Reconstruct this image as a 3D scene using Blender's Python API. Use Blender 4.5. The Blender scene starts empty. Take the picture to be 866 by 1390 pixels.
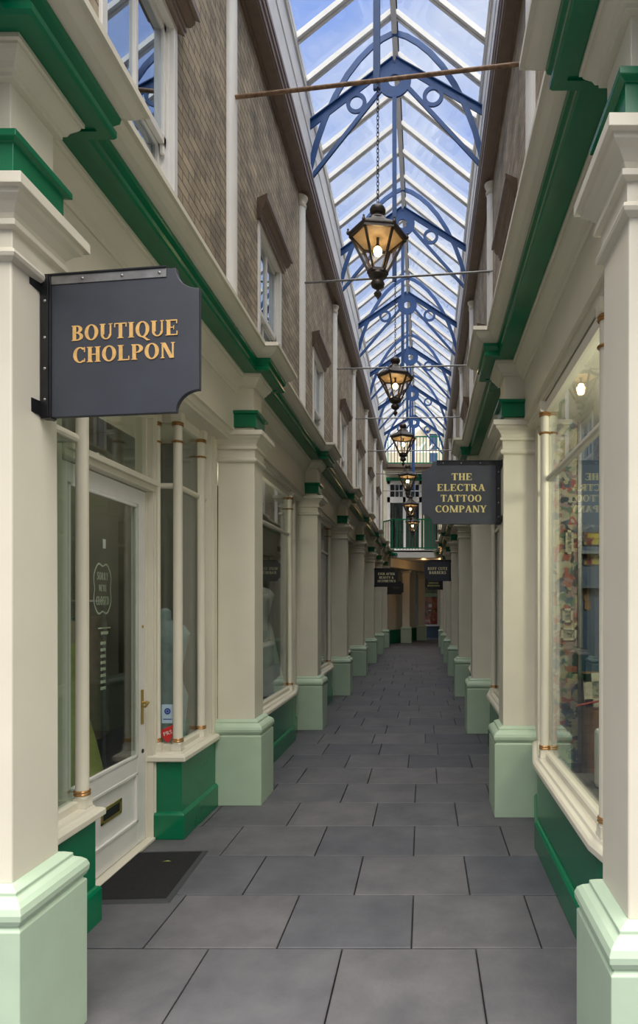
import bpy, bmesh, math, random
from math import pi, sin, cos, radians
from mathutils import Vector, Matrix
random.seed(7)
sc = bpy.context.scene
COL = sc.collection

# ------------------------------------------------------------------ camera, world, exposure
FPX = 866.0
cam_d = bpy.data.cameras.new('camera')
cam = bpy.data.objects.new('camera', cam_d); COL.objects.link(cam)
cam.location = (0, 0, 1.6); cam.rotation_euler = (pi/2, 0, 0)
cam_d.sensor_fit = 'AUTO'; cam_d.sensor_width = 36.0
cam_d.lens = FPX*36.0/1390.0
cam_d.shift_x = -143.0/1390.0; cam_d.shift_y = 125.0/1390.0
cam_d.clip_start = 0.05; cam_d.clip_end = 400
sc.camera = cam
sc.view_settings.view_transform = 'Standard'; sc.view_settings.look = 'None'
sc.view_settings.gamma = 1.0; sc.view_settings.use_curve_mapping = False
sc.view_settings.exposure = 0.52
sc.cycles.max_bounces = 10; sc.cycles.diffuse_bounces = 6; sc.cycles.glossy_bounces = 5
sc.cycles.transparent_max_bounces = 24; sc.cycles.transmission_bounces = 6
sc.cycles.sample_clamp_indirect = 6.0
sc.cycles.use_denoising = True

world = bpy.data.worlds.new('sky'); sc.world = world; world.use_nodes = True
nt = world.node_tree; nt.nodes.clear()
wo = nt.nodes.new('ShaderNodeOutputWorld'); bg = nt.nodes.new('ShaderNodeBackground')
tc = nt.nodes.new('ShaderNodeTexCoord'); sx = nt.nodes.new('ShaderNodeSeparateXYZ')
nt.links.new(tc.outputs['Generated'], sx.inputs[0])
ramp = nt.nodes.new('ShaderNodeValToRGB')
nt.links.new(sx.outputs['Z'], ramp.inputs[0])
e = ramp.color_ramp.elements
e[0].position = 0.0; e[0].color = (0.72, 0.70, 0.66, 1)
e[1].position = 1.0; e[1].color = (0.22, 0.36, 0.85, 1)
x = e.new(0.25); x.color = (0.66, 0.72, 0.85, 1)
x = e.new(0.6); x.color = (0.30, 0.44, 0.86, 1)
# wispy clouds
mp = nt.nodes.new('ShaderNodeMapping'); mp.inputs['Scale'].default_value = (1.5, 3.5, 4.0); mp.inputs['Rotation'].default_value = (0.3, 0.4, 0.6)
nz = nt.nodes.new('ShaderNodeTexNoise'); nz.inputs['Scale'].default_value = 2.2; nz.inputs['Detail'].default_value = 6
nt.links.new(tc.outputs['Generated'], mp.inputs[0]); nt.links.new(mp.outputs[0], nz.inputs['Vector'])
cr = nt.nodes.new('ShaderNodeValToRGB'); cr.color_ramp.elements[0].position = 0.42; cr.color_ramp.elements[1].position = 0.72
cr.color_ramp.elements[1].color = (0.8, 0.8, 0.8, 1)
nt.links.new(nz.outputs['Fac'], cr.inputs[0])
mx = nt.nodes.new('ShaderNodeMixRGB'); mx.inputs[2].default_value = (0.86, 0.88, 0.93, 1)
nt.links.new(cr.outputs[0], mx.inputs[0]); nt.links.new(ramp.outputs[0], mx.inputs[1])
# the sky is brighter overhead and behind, where the veiled sun stands
sd = Vector((0.10, -0.30, 0.95)).normalized()
vm = nt.nodes.new('ShaderNodeVectorMath'); vm.operation = 'DOT_PRODUCT'; vm.inputs[1].default_value = sd
nt.links.new(tc.outputs['Generated'], vm.inputs[0])
mr = nt.nodes.new('ShaderNodeMapRange'); mr.interpolation_type = 'SMOOTHSTEP'
mr.inputs['From Min'].default_value = 0.58; mr.inputs['From Max'].default_value = 1.0
mr.inputs['To Min'].default_value = 0.78; mr.inputs['To Max'].default_value = 6.2
nt.links.new(vm.outputs['Value'], mr.inputs['Value'])
wf_ = nt.nodes.new('ShaderNodeMapRange'); wf_.inputs['From Min'].default_value = 0.45; wf_.inputs['From Max'].default_value = 0.85
nt.links.new(vm.outputs['Value'], wf_.inputs['Value'])
wm = nt.nodes.new('ShaderNodeMixRGB'); wm.inputs[2].default_value = (1.0, 0.94, 0.86, 1)
nt.links.new(wf_.outputs[0], wm.inputs[0]); nt.links.new(mx.outputs[0], wm.inputs[1])
# the low sky behind is cut off by the buildings across the street
fz_ = nt.nodes.new('ShaderNodeMapRange'); fz_.inputs['From Min'].default_value = 0.10; fz_.inputs['From Max'].default_value = 0.65; fz_.inputs['To Min'].default_value = 0.20
nt.links.new(sx.outputs['Z'], fz_.inputs['Value'])
fy_ = nt.nodes.new('ShaderNodeMapRange'); fy_.inputs['From Min'].default_value = -0.25; fy_.inputs['From Max'].default_value = 0.2
nt.links.new(sx.outputs['Y'], fy_.inputs['Value'])
mxx = nt.nodes.new('ShaderNodeMath'); mxx.operation = 'MAXIMUM'; nt.links.new(fz_.outputs[0], mxx.inputs[0]); nt.links.new(fy_.outputs[0], mxx.inputs[1])
mll = nt.nodes.new('ShaderNodeMath'); mll.operation = 'MULTIPLY'; nt.links.new(mr.outputs[0], mll.inputs[0]); nt.links.new(mxx.outputs[0], mll.inputs[1])
nt.links.new(wm.outputs[0], bg.inputs['Color']); nt.links.new(mll.outputs[0], bg.inputs['Strength'])
nt.links.new(bg.outputs[0], wo.inputs['Surface'])

# ------------------------------------------------------------------ materials
def nodes(name):
    m = bpy.data.materials.new(name); m.use_nodes = True
    return m, m.node_tree, m.node_tree.nodes['Principled BSDF']

def mat(name, col, rough=0.5, metal=0.0, var=0.06, scale=6.0, bump=0.0, bscale=60.0, coat=0.0, emit=None, est=0.0):
    m, t, b = nodes(name)
    b.inputs['Roughness'].default_value = rough; b.inputs['Metallic'].default_value = metal
    b.inputs['Coat Weight'].default_value = coat
    tcn = t.nodes.new('ShaderNodeTexCoord')
    n = t.nodes.new('ShaderNodeTexNoise'); n.inputs['Scale'].default_value = scale; n.inputs['Detail'].default_value = 5
    t.links.new(tcn.outputs['Object'], n.inputs['Vector'])
    r = t.nodes.new('ShaderNodeValToRGB')
    c = Vector(col)
    r.color_ramp.elements[0].position = 0.3; r.color_ramp.elements[1].position = 0.7
    r.color_ramp.elements[0].color = (*[max(0, k*(1-var)) for k in c], 1)
    r.color_ramp.elements[1].color = (*[min(1, k*(1+var)) for k in c], 1)
    t.links.new(n.outputs['Fac'], r.inputs[0]); t.links.new(r.outputs[0], b.inputs['Base Color'])
    if bump > 0:
        n2 = t.nodes.new('ShaderNodeTexNoise'); n2.inputs['Scale'].default_value = bscale; n2.inputs['Detail'].default_value = 4
        t.links.new(tcn.outputs['Object'], n2.inputs['Vector'])
        bp = t.nodes.new('ShaderNodeBump'); bp.inputs['Strength'].default_value = bump; bp.inputs['Distance'].default_value = 0.004
        t.links.new(n2.outputs['Fac'], bp.inputs['Height']); t.links.new(bp.outputs[0], b.inputs['Normal'])
    if emit:
        b.inputs['Emission Color'].default_value = (*emit, 1); b.inputs['Emission Strength'].default_value = est
    return m

M = {}
M['cream'] = mat('cream_paint', (0.68, 0.645, 0.54), 0.42, bump=0.15, bscale=25, var=0.04, scale=3)
M['white'] = mat('white_paint', (0.74, 0.73, 0.71), 0.4, var=0.04)
M['pale_green'] = mat('pale_green_paint', (0.42, 0.54, 0.41), 0.42, bump=0.15, bscale=30, var=0.04)
M['green'] = mat('deep_green_gloss', (0.0, 0.155, 0.068), 0.22, var=0.08, scale=4)
M['brown'] = mat('brown_paint', (0.185, 0.135, 0.105), 0.4, var=0.12, scale=12)
M['blue'] = mat('blue_ironwork_paint', (0.010, 0.062, 0.22), 0.55, var=0.12, scale=8)
M['gold'] = mat('gilt_paint', (0.38, 0.19, 0.06), 0.3, metal=0.6, var=0.2, scale=30)
M['brass'] = mat('brass', (0.55, 0.40, 0.12), 0.3, metal=0.9, var=0.1)
M['sign'] = mat('slate_grey_sign_paint', (0.033, 0.038, 0.052), 0.45, var=0.1, scale=10)
M['sign_black'] = mat('black_sign_paint', (0.016, 0.018, 0.02), 0.35, var=0.1)
M['gold_letter'] = mat('gold_leaf_lettering', (0.62, 0.38, 0.13), 0.45, var=0.15, scale=60)
M['yellow_letter'] = mat('pale_gold_lettering', (0.60, 0.52, 0.20), 0.5, var=0.08)
M['cream_letter'] = mat('cream_lettering', (0.85, 0.78, 0.50), 0.5, var=0.05)
M['olive_letter'] = mat('dull_gold_lettering', (0.30, 0.28, 0.09), 0.5, var=0.08)
M['faint_letter'] = mat('faint_lettering', (0.09, 0.07, 0.06), 0.5)
M['iron'] = mat('dark_iron', (0.035, 0.036, 0.04), 0.3, metal=0.7, var=0.2, scale=20)
M['steel'] = mat('worn_grey_steel', (0.22, 0.22, 0.22), 0.4, metal=0.6, var=0.2, scale=20)
M['rust'] = mat('rusty_rod', (0.22, 0.14, 0.09), 0.6, metal=0.4, var=0.45, scale=22, bump=0.5, bscale=80)
M['lantern'] = mat('aged_copper_brown', (0.060, 0.050, 0.045), 0.42, metal=0.5, var=0.25, scale=25)
M['shade'] = mat('lantern_inside_enamel', (0.36, 0.28, 0.18), 0.6, var=0.15, scale=15)
M['dark'] = mat('dark_interior_paint', (0.045, 0.05, 0.05), 0.7)  # flat dark colour standing in for unlit room depth
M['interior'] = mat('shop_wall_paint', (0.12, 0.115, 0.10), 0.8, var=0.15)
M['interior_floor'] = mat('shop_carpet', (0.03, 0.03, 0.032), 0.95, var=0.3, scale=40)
M['blue_wall'] = mat('blue_panelled_wall', (0.03, 0.075, 0.16), 0.5, var=0.2, scale=4)
M['red'] = mat('red_paint', (0.38, 0.05, 0.03), 0.4, var=0.1)
M['wood'] = mat('warm_pine', (0.30, 0.16, 0.06), 0.5, var=0.25, scale=9)
M['mat_black'] = mat('black_rubber_ribbed', (0.006, 0.006, 0.008), 1.0, var=0.5, scale=60, bump=1.0, bscale=260)
M['mat_edge'] = mat('dark_rubber_edge', (0.035, 0.038, 0.043), 0.7)
M['teal'] = mat('teal_fabric', (0.03, 0.17, 0.19), 0.9, var=0.3, scale=18)
M['lime'] = mat('yellow_green_silk', (0.42, 0.46, 0.12), 0.5, var=0.2, scale=10)
M['tan'] = mat('tan_fabric', (0.26, 0.19, 0.13), 0.9, var=0.2, scale=14)
M['bluegrey'] = mat('blue_grey_wool', (0.26, 0.32, 0.36), 0.95, var=0.15, scale=16, bump=0.6, bscale=200)
M['gown'] = mat('ivory_tulle', (0.50, 0.52, 0.52), 0.7, var=0.12, scale=9)
M['grey_fabric'] = mat('grey_velvet', (0.16, 0.155, 0.17), 0.9, var=0.15)
M['skin'] = mat('mannequin_beige', (0.42, 0.30, 0.22), 0.6)
M['paper'] = mat('aged_paper', (0.52, 0.49, 0.38), 0.8, var=0.1)
M['black'] = mat('soft_black', (0.012, 0.012, 0.013), 0.5)
M['sticker_blue'] = mat('pale_blue_sticker', (0.45, 0.60, 0.72), 0.4, var=0.03)
M['navy'] = mat('navy_print', (0.03, 0.07, 0.30), 0.4)
M['sticker_red'] = mat('red_sticker', (0.62, 0.03, 0.03), 0.4, var=0.05)
M['print_white'] = mat('white_print', (0.8, 0.8, 0.78), 0.5, var=0.02)
M['decal'] = mat('frosted_decal', (0.42, 0.47, 0.36), 0.6, var=0.05)
M['render_wall'] = mat('cream_render', (0.62, 0.58, 0.46), 0.7, var=0.06, bump=0.3, bscale=60)
M['blue_grey_panel'] = mat('blue_grey_panel', (0.05, 0.09, 0.13), 0.4)
M['bulb'] = mat('lit_bulb', (1, 0.8, 0.5), 0.5, emit=(1.0, 0.72, 0.36), est=14)
M['warm_lamp'] = mat('lit_ceiling_lamp', (1, 0.7, 0.35), 0.5, emit=(1.0, 0.60, 0.22), est=9)
M['tube_lamp'] = mat('lit_tube', (0.9, 0.9, 0.6), 0.5, emit=(0.85, 0.95, 0.45), est=2.2)
M['yellow_tube'] = mat('lit_yellow_tube', (0.9, 0.8, 0.4), 0.5, emit=(1.0, 0.75, 0.3), est=1.5)

def glass_mat(name, tint, base=0.04, rough=0.0, gl=(0.95, 0.97, 1.0)):
    m = bpy.data.materials.new(name); m.use_nodes = True; t = m.node_tree; t.nodes.clear()
    o = t.nodes.new('ShaderNodeOutputMaterial'); mixs = t.nodes.new('ShaderNodeMixShader')
    tr = t.nodes.new('ShaderNodeBsdfTransparent'); tr.inputs[0].default_value = (*tint, 1)
    g = t.nodes.new('ShaderNodeBsdfGlossy'); g.inputs['Color'].default_value = (*gl, 1); g.inputs['Roughness'].default_value = rough
    geo = t.nodes.new('ShaderNodeNewGeometry'); dp = t.nodes.new('ShaderNodeVectorMath'); dp.operation = 'DOT_PRODUCT'
    t.links.new(geo.outputs['Incoming'], dp.inputs[0]); t.links.new(geo.outputs['Normal'], dp.inputs[1])
    ab = t.nodes.new('ShaderNodeMath'); ab.operation = 'ABSOLUTE'; t.links.new(dp.outputs['Value'], ab.inputs[0])
    s = t.nodes.new('ShaderNodeMath'); s.operation = 'SUBTRACT'; s.inputs[0].default_value = 1.0; t.links.new(ab.outputs[0], s.inputs[1])
    p = t.nodes.new('ShaderNodeMath'); p.operation = 'POWER'; p.inputs[1].default_value = 5.0; t.links.new(s.outputs[0], p.inputs[0])
    ma = t.nodes.new('ShaderNodeMath'); ma.operation = 'MULTIPLY_ADD'; ma.inputs[1].default_value = 1-base; ma.inputs[2].default_value = base
    t.links.new(p.outputs[0], ma.inputs[0]); t.links.new(ma.outputs[0], mixs.inputs[0])
    t.links.new(tr.outputs[0], mixs.inputs[1]); t.links.new(g.outputs[0], mixs.inputs[2]); t.links.new(mixs.outputs[0], o.inputs['Surface'])
    return m
M['glass'] = glass_mat('shop_glass', (0.90, 0.94, 0.91), 0.045)
M['win_glass'] = glass_mat('sash_glass', (0.5, 0.56, 0.6), 0.42, gl=(0.85, 0.93, 1.0))
M['roof_glass'] = glass_mat('roof_glass', (0.93, 0.95, 0.97), 0.03, rough=0.05)
M['lantern_glass'] = glass_mat('lantern_glass', (0.90, 0.86, 0.80), 0.03, rough=0.08)

def slab_mat():
    m, t, b = nodes('grey_sandstone_flags')
    b.inputs['Roughness'].default_value = 0.62
    geo = t.nodes.new('ShaderNodeNewGeometry'); tcn = t.nodes.new('ShaderNodeTexCoord')
    r = t.nodes.new('ShaderNodeValToRGB')
    r.color_ramp.elements[0].color = (0.078, 0.082, 0.100, 1); r.color_ramp.elements[1].color = (0.112, 0.112, 0.124, 1)
    t.links.new(geo.outputs['Random Per Island'], r.inputs[0])
    n = t.nodes.new('ShaderNodeTexNoise'); n.inputs['Scale'].default_value = 3.5; n.inputs['Detail'].default_value = 8; n.inputs['Roughness'].default_value = 0.65
    t.links.new(tcn.outputs['Object'], n.inputs['Vector'])
    r2 = t.nodes.new('ShaderNodeValToRGB'); r2.color_ramp.elements[0].position = 0.3; r2.color_ramp.elements[1].position = 0.75
    r2.color_ramp.elements[0].color = (0.68, 0.68, 0.69, 1); r2.color_ramp.elements[1].color = (1.25, 1.22, 1.18, 1)
    t.links.new(n.outputs['Fac'], r2.inputs[0])
    mu = t.nodes.new('ShaderNodeMixRGB'); mu.blend_type = 'MULTIPLY'; mu.inputs[0].default_value = 1
    t.links.new(r.outputs[0], mu.inputs[1]); t.links.new(r2.outputs[0], mu.inputs[2]); t.links.new(mu.outputs[0], b.inputs['Base Color'])
    n2 = t.nodes.new('ShaderNodeTexNoise'); n2.inputs['Scale'].default_value = 45; n2.inputs['Detail'].default_value = 6
    t.links.new(tcn.outputs['Object'], n2.inputs['Vector'])
    bp = t.nodes.new('ShaderNodeBump'); bp.inputs['Strength'].default_value = 0.35; bp.inputs['Distance'].default_value = 0.004
    t.links.new(n2.outputs['Fac'], bp.inputs['Height']); t.links.new(bp.outputs[0], b.inputs['Normal'])
    return m
M['slab'] = slab_mat()
M['mortar'] = mat('dark_joint', (0.030, 0.030, 0.030), 0.9)

def brick_mat():
    m, t, b = nodes('weathered_stock_brick'); b.inputs['Roughness'].default_value = 0.85
    tcn = t.nodes.new('ShaderNodeTexCoord'); sp = t.nodes.new('ShaderNodeSeparateXYZ'); cb = t.nodes.new('ShaderNodeCombineXYZ')
    t.links.new(tcn.outputs['Object'], sp.inputs[0])
    t.links.new(sp.outputs['Y'], cb.inputs['X']); t.links.new(sp.outputs['Z'], cb.inputs['Y'])
    bt = t.nodes.new('ShaderNodeTexBrick'); t.links.new(cb.outputs[0], bt.inputs['Vector'])
    bt.inputs['Scale'].default_value = 1.0; bt.inputs['Brick Width'].default_value = 0.225; bt.inputs['Row Height'].default_value = 0.075
    bt.inputs['Mortar Size'].default_value = 0.006; bt.inputs['Mortar Smooth'].default_value = 0.3; bt.inputs['Bias'].default_value = -0.1
    bt.inputs['Color1'].default_value = (0.41, 0.35, 0.265, 1); bt.inputs['Color2'].default_value = (0.28, 0.24, 0.19, 1)
    bt.inputs['Mortar'].default_value = (0.13, 0.115, 0.10, 1)
    n = t.nodes.new('ShaderNodeTexNoise'); n.inputs['Scale'].default_value = 2.5; n.inputs['Detail'].default_value = 9; n.inputs['Roughness'].default_value = 0.7
    t.links.new(tcn.outputs['Object'], n.inputs['Vector'])
    r2 = t.nodes.new('ShaderNodeValToRGB'); r2.color_ramp.elements[0].position = 0.3; r2.color_ramp.elements[1].position = 0.7
    r2.color_ramp.elements[0].color = (0.45, 0.45, 0.47, 1); r2.color_ramp.elements[1].color = (1.35, 1.3, 1.2, 1)
    t.links.new(n.outputs['Fac'], r2.inputs[0])
    mu = t.nodes.new('ShaderNodeMixRGB'); mu.blend_type = 'MULTIPLY'; mu.inputs[0].default_value = 1
    t.links.new(bt.outputs['Color'], mu.inputs[1]); t.links.new(r2.outputs[0], mu.inputs[2]); t.links.new(mu.outputs[0], b.inputs['Base Color'])
    bp = t.nodes.new('ShaderNodeBump'); bp.inputs['Strength'].default_value = 0.8; bp.inputs['Distance'].default_value = 0.012; bp.invert = True
    t.links.new(bt.outputs['Fac'], bp.inputs['Height']); t.links.new(bp.outputs[0], b.inputs['Normal'])
    return m
M['brick'] = brick_mat()

def flash_mat(name, scale, dull=1.0, cols=None):
    m, t, b = nodes(name); b.inputs['Roughness'].default_value = 0.7
    tcn = t.nodes.new('ShaderNodeTexCoord')
    n = t.nodes.new('ShaderNodeTexNoise'); n.inputs['Scale'].default_value = scale*0.6; n.inputs['Detail'].default_value = 3
    t.links.new(tcn.outputs['Object'], n.inputs['Vector'])
    ad = t.nodes.new('ShaderNodeMixRGB'); ad.inputs[0].default_value = 0.12
    t.links.new(tcn.outputs['Object'], ad.inputs[1]); t.links.new(n.outputs['Color'], ad.inputs[2])
    v = t.nodes.new('ShaderNodeTexVoronoi'); v.inputs['Scale'].default_value = scale
    t.links.new(ad.outputs[0], v.inputs['Vector'])
    sp = t.nodes.new('ShaderNodeSeparateColor'); t.links.new(v.outputs['Color'], sp.inputs[0])
    r = t.nodes.new('ShaderNodeValToRGB'); r.color_ramp.interpolation = 'CONSTANT'
    cols = cols or [(0.34, 0.33, 0.24), (0.32, 0.08, 0.06), (0.05, 0.10, 0.16), (0.40, 0.36, 0.22), (0.10, 0.18, 0.12), (0.28, 0.20, 0.20), (0.02, 0.03, 0.04), (0.42, 0.40, 0.32)]
    el = r.color_ramp.elements
    el[0].position = 0; el[0].color = (*[c*dull for c in cols[0]], 1)
    el[1].position = (len(cols)-1)/len(cols); el[1].color = (*[c*dull for c in cols[-1]], 1)
    for i in range(1, len(cols)-1):
        q = el.new(i/len(cols)); q.color = (*[c*dull for c in cols[i]], 1)
    t.links.new(sp.outputs[0], r.inputs[0])
    t.links.new(r.outputs[0], b.inputs['Base Color'])
    return m
M['flash'] = flash_mat('collaged_design_sheets', 26)
M['flash_small'] = flash_mat('inked_drawing', 60, 1.0, [(0.38, 0.36, 0.27), (0.30, 0.29, 0.22), (0.05, 0.06, 0.06), (0.40, 0.37, 0.28), (0.14, 0.16, 0.14)])
M['poster_yellow'] = flash_mat('yellow_print', 14, 1.0, [(0.42, 0.36, 0.06), (0.40, 0.38, 0.12), (0.22, 0.05, 0.06), (0.44, 0.38, 0.08), (0.10, 0.13, 0.08), (0.42, 0.36, 0.10)])
M['red_display'] = flash_mat('red_window_display', 7, 1.0, [(0.45, 0.04, 0.03), (0.50, 0.06, 0.04), (0.10, 0.015, 0.02), (0.45, 0.10, 0.04), (0.30, 0.02, 0.03), (0.35, 0.16, 0.05)])

# ------------------------------------------------------------------ mesh helpers
class MB:
    def __init__(s): s.v = []; s.f = []
    def add(s, vs, fs):
        o = len(s.v); s.v += [tuple(p) for p in vs]; s.f += [tuple(i+o for i in f) for f in fs]; return s
    def box(s, x0, x1, y0, y1, z0, z1):
        vs = [(x, y, z) for z in (z0, z1) for y in (y0, y1) for x in (x0, x1)]
        return s.add(vs, [(0, 2, 3, 1), (4, 5, 7, 6), (0, 1, 5, 4), (2, 6, 7, 3), (0, 4, 6, 2), (1, 3, 7, 5)])
    def loft(s, rings, cap=True):
        n = len(rings[0]); vs = [p for r in rings for p in r]; fs = []
        for i in range(len(rings)-1):
            for j in range(n):
                k = (j+1) % n
                fs.append((i*n+j, i*n+k, (i+1)*n+k, (i+1)*n+j))
        if cap: fs.append(tuple(range(n))[::-1]); fs.append(tuple((len(rings)-1)*n+j for j in range(n)))
        return s.add(vs, fs)
    def sqloft(s, prof, x0, x1, y0, y1):      # square-plan moulding: (offset, z)
        return s.loft([[(x0-o, y0-o, z), (x1+o, y0-o, z), (x1+o, y1+o, z), (x0-o, y1+o, z)] for o, z in prof])
    def lathe(s, prof, cx=0, cy=0, n=20, a0=0.0):
        return s.loft([[(cx+r*cos(a0+2*pi*j/n), cy+r*sin(a0+2*pi*j/n), z) for j in range(n)] for r, z in prof])
    def tube(s, pts, r, n=8):
        pts = [Vector(p) for p in pts]; rings = []; up = Vector((0, 0, 1))
        for i, p in enumerate(pts):
            d = (pts[min(i+1, len(pts)-1)]-pts[max(i-1, 0)]).normalized()
            a = d.cross(up)
            if a.length < 1e-3: a = d.cross(Vector((1, 0, 0)))
            a.normalize(); b = d.cross(a)
            rr = r[i] if isinstance(r, (list, tuple)) else r
            rings.append([p+a*rr*cos(2*pi*j/n)+b*rr*sin(2*pi*j/n) for j in range(n)])
        return s.loft(rings)
    def bar(s, p0, p1, w, h, up=(0, 0, 1)):    # rectangular bar, w across, h along up
        p0 = Vector(p0); p1 = Vector(p1); d = (p1-p0).normalized(); a = d.cross(Vector(up)).normalized(); b = a.cross(d)
        q = lambda p: [p-a*w/2-b*h/2, p+a*w/2-b*h/2, p+a*w/2+b*h/2, p-a*w/2+b*h/2]
        return s.loft([q(p0), q(p1)])
    def prism(s, poly, axis, t0, t1):          # 2-D polygon extruded along an axis
        def P(a, b, t): return {'x': (t, a, b), 'y': (a, t, b), 'z': (a, b, t)}[axis]
        return s.loft([[P(a, b, t0) for a, b in poly], [P(a, b, t1) for a, b in poly]])
    def sweep(s, prof, path, tf):              # profile (d, z) mitred along a plan path (u, y); outward = (dy, -du)
        P = [Vector(p) for p in path]; n = len(P); rings = []
        nr = []
        for i in range(n-1):
            d = (P[i+1]-P[i]).normalized(); nr.append(Vector((d.y, -d.x)))
        for i in range(n):
            if i == 0: m = nr[0]
            elif i == n-1: m = nr[-1]
            else:
                b = nr[i-1]+nr[i]; m = b/(b.dot(nr[i]))
            rings.append([tf(P[i].x+m.x*d, P[i].y+m.y*d, z) for d, z in prof])
        return s.loft(rings)
    def torus(s, c, R, r, axis='z', n=20, k=8):
        c = Vector(c); vs = []; fs = []
        for i in range(n):
            a = 2*pi*i/n
            for j in range(k):
                b = 2*pi*j/k; rr = R+r*cos(b); p = (rr*cos(a), rr*sin(a), r*sin(b))
                if axis == 'y': p = (p[0], p[2], p[1])
                if axis == 'x': p = (p[2], p[0], p[1])
                vs.append(c+Vector(p))
        for i in range(n):
            for j in range(k):
                fs.append((i*k+j, ((i+1) % n)*k+j, ((i+1) % n)*k+(j+1) % k, i*k+(j+1) % k))
        return s.add(vs, fs)
    def annulus(s, cx, cz, ro, ri, y0, y1, n=32):
        vs = []; fs = []
        for i in range(n):
            a = 2*pi*i/n
            for r, y in ((ro, y0), (ri, y0), (ri, y1), (ro, y1)): vs.append((cx+r*cos(a), y, cz+r*sin(a)))
        for i in range(n):
            k = (i+1) % n
            for j in range(4): fs.append((i*4+j, k*4+j, k*4+(j+1) % 4, i*4+(j+1) % 4))
        return s.add(vs, fs)
    def build(s, name, m, parent=None, local=False, bevel=0.0, smooth=False, label=None):
        me = bpy.data.meshes.new(name); vs = s.v
        if parent is not None and not local:
            o = Vector((0, 0, 0)); p = parent
            while p is not None: o += Vector(p.location); p = p.parent
            vs = [(a-o.x, b-o.y, c-o.z) for a, b, c in vs]
        me.from_pydata(vs, [], s.f); me.update()
        bm = bmesh.new(); bm.from_mesh(me); bmesh.ops.recalc_face_normals(bm, faces=bm.faces); bm.to_mesh(me); bm.free()
        me.materials.append(M[m] if isinstance(m, str) else m)
        if smooth:
            for f in me.polygons: f.use_smooth = True
            try: me.set_sharp_from_angle(angle=radians(38))
            except Exception: pass
        ob = bpy.data.objects.new(name, me); COL.objects.link(ob)
        if parent is not None: ob.parent = parent
        if bevel > 0:
            b = ob.modifiers.new('bevel', 'BEVEL'); b.width = bevel; b.segments = 2; b.limit_method = 'ANGLE'; b.angle_limit = radians(40)
            if not smooth: 
                for f in me.polygons: f.use_smooth = False
        if label: ob['label'] = label
        return ob

def empty(name, loc, label, cat, group=None, rz=0.0, kind=None):
    o = bpy.data.objects.new(name, None); COL.objects.link(o); o.location = loc; o.rotation_euler = (0, 0, rz)
    tag(o, label, cat, group, kind); return o
def tag(o, label=None, cat=None, group=None, kind=None):
    if label: o['label'] = label
    if cat: o['category'] = cat
    if group: o['group'] = group
    if kind: o['kind'] = kind
    return o
def copy_tree(o, parent=None):
    c = o.copy(); COL.objects.link(c)
    if parent is not None: c.parent = parent
    for ch in [k for k in sc.objects if k.parent == o]: copy_tree(ch, c)
    return c
def struct(ob): ob['kind'] = 'structure'; return ob

# ------------------------------------------------------------------ serif lettering
GT, Gt, GS, GO = 0.19, 0.075, 0.055, 0.06
def _stem(x, T=GT, y0=0, y1=1, bot=True, top=True):
    o = [[(x, y0), (x+T, y0), (x+T, y1), (x, y1)]]
    if bot: o.append([(x-GO, y0), (x+T+GO, y0), (x+T+GO, y0+GS), (x-GO, y0+GS)])
    if top: o.append([(x-GO, y1-GS), (x+T+GO, y1-GS), (x+T+GO, y1), (x-GO, y1)])
    return o
def _arc(cx, cy, rx, ry, a0, a1, T=GT, t=Gt, n=12):
    o = []
    for i in range(n):
        a = radians(a0+(a1-a0)*i/n); b = radians(a0+(a1-a0)*(i+1)/n)
        o.append([(cx+rx*cos(a), cy+ry*sin(a)), (cx+rx*cos(b), cy+ry*sin(b)), (cx+(rx-T)*cos(b), cy+(ry-t)*sin(b)), (cx+(rx-T)*cos(a), cy+(ry-t)*sin(a))])
    return o
def _r(x0, x1, y0, y1): return [[(x0, y0), (x1, y0), (x1, y1), (x0, y1)]]
def _dg(x0, y0, x1, y1, w): return [[(x0, y0), (x0+w, y0), (x1+w, y1), (x1, y1)]]
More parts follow.
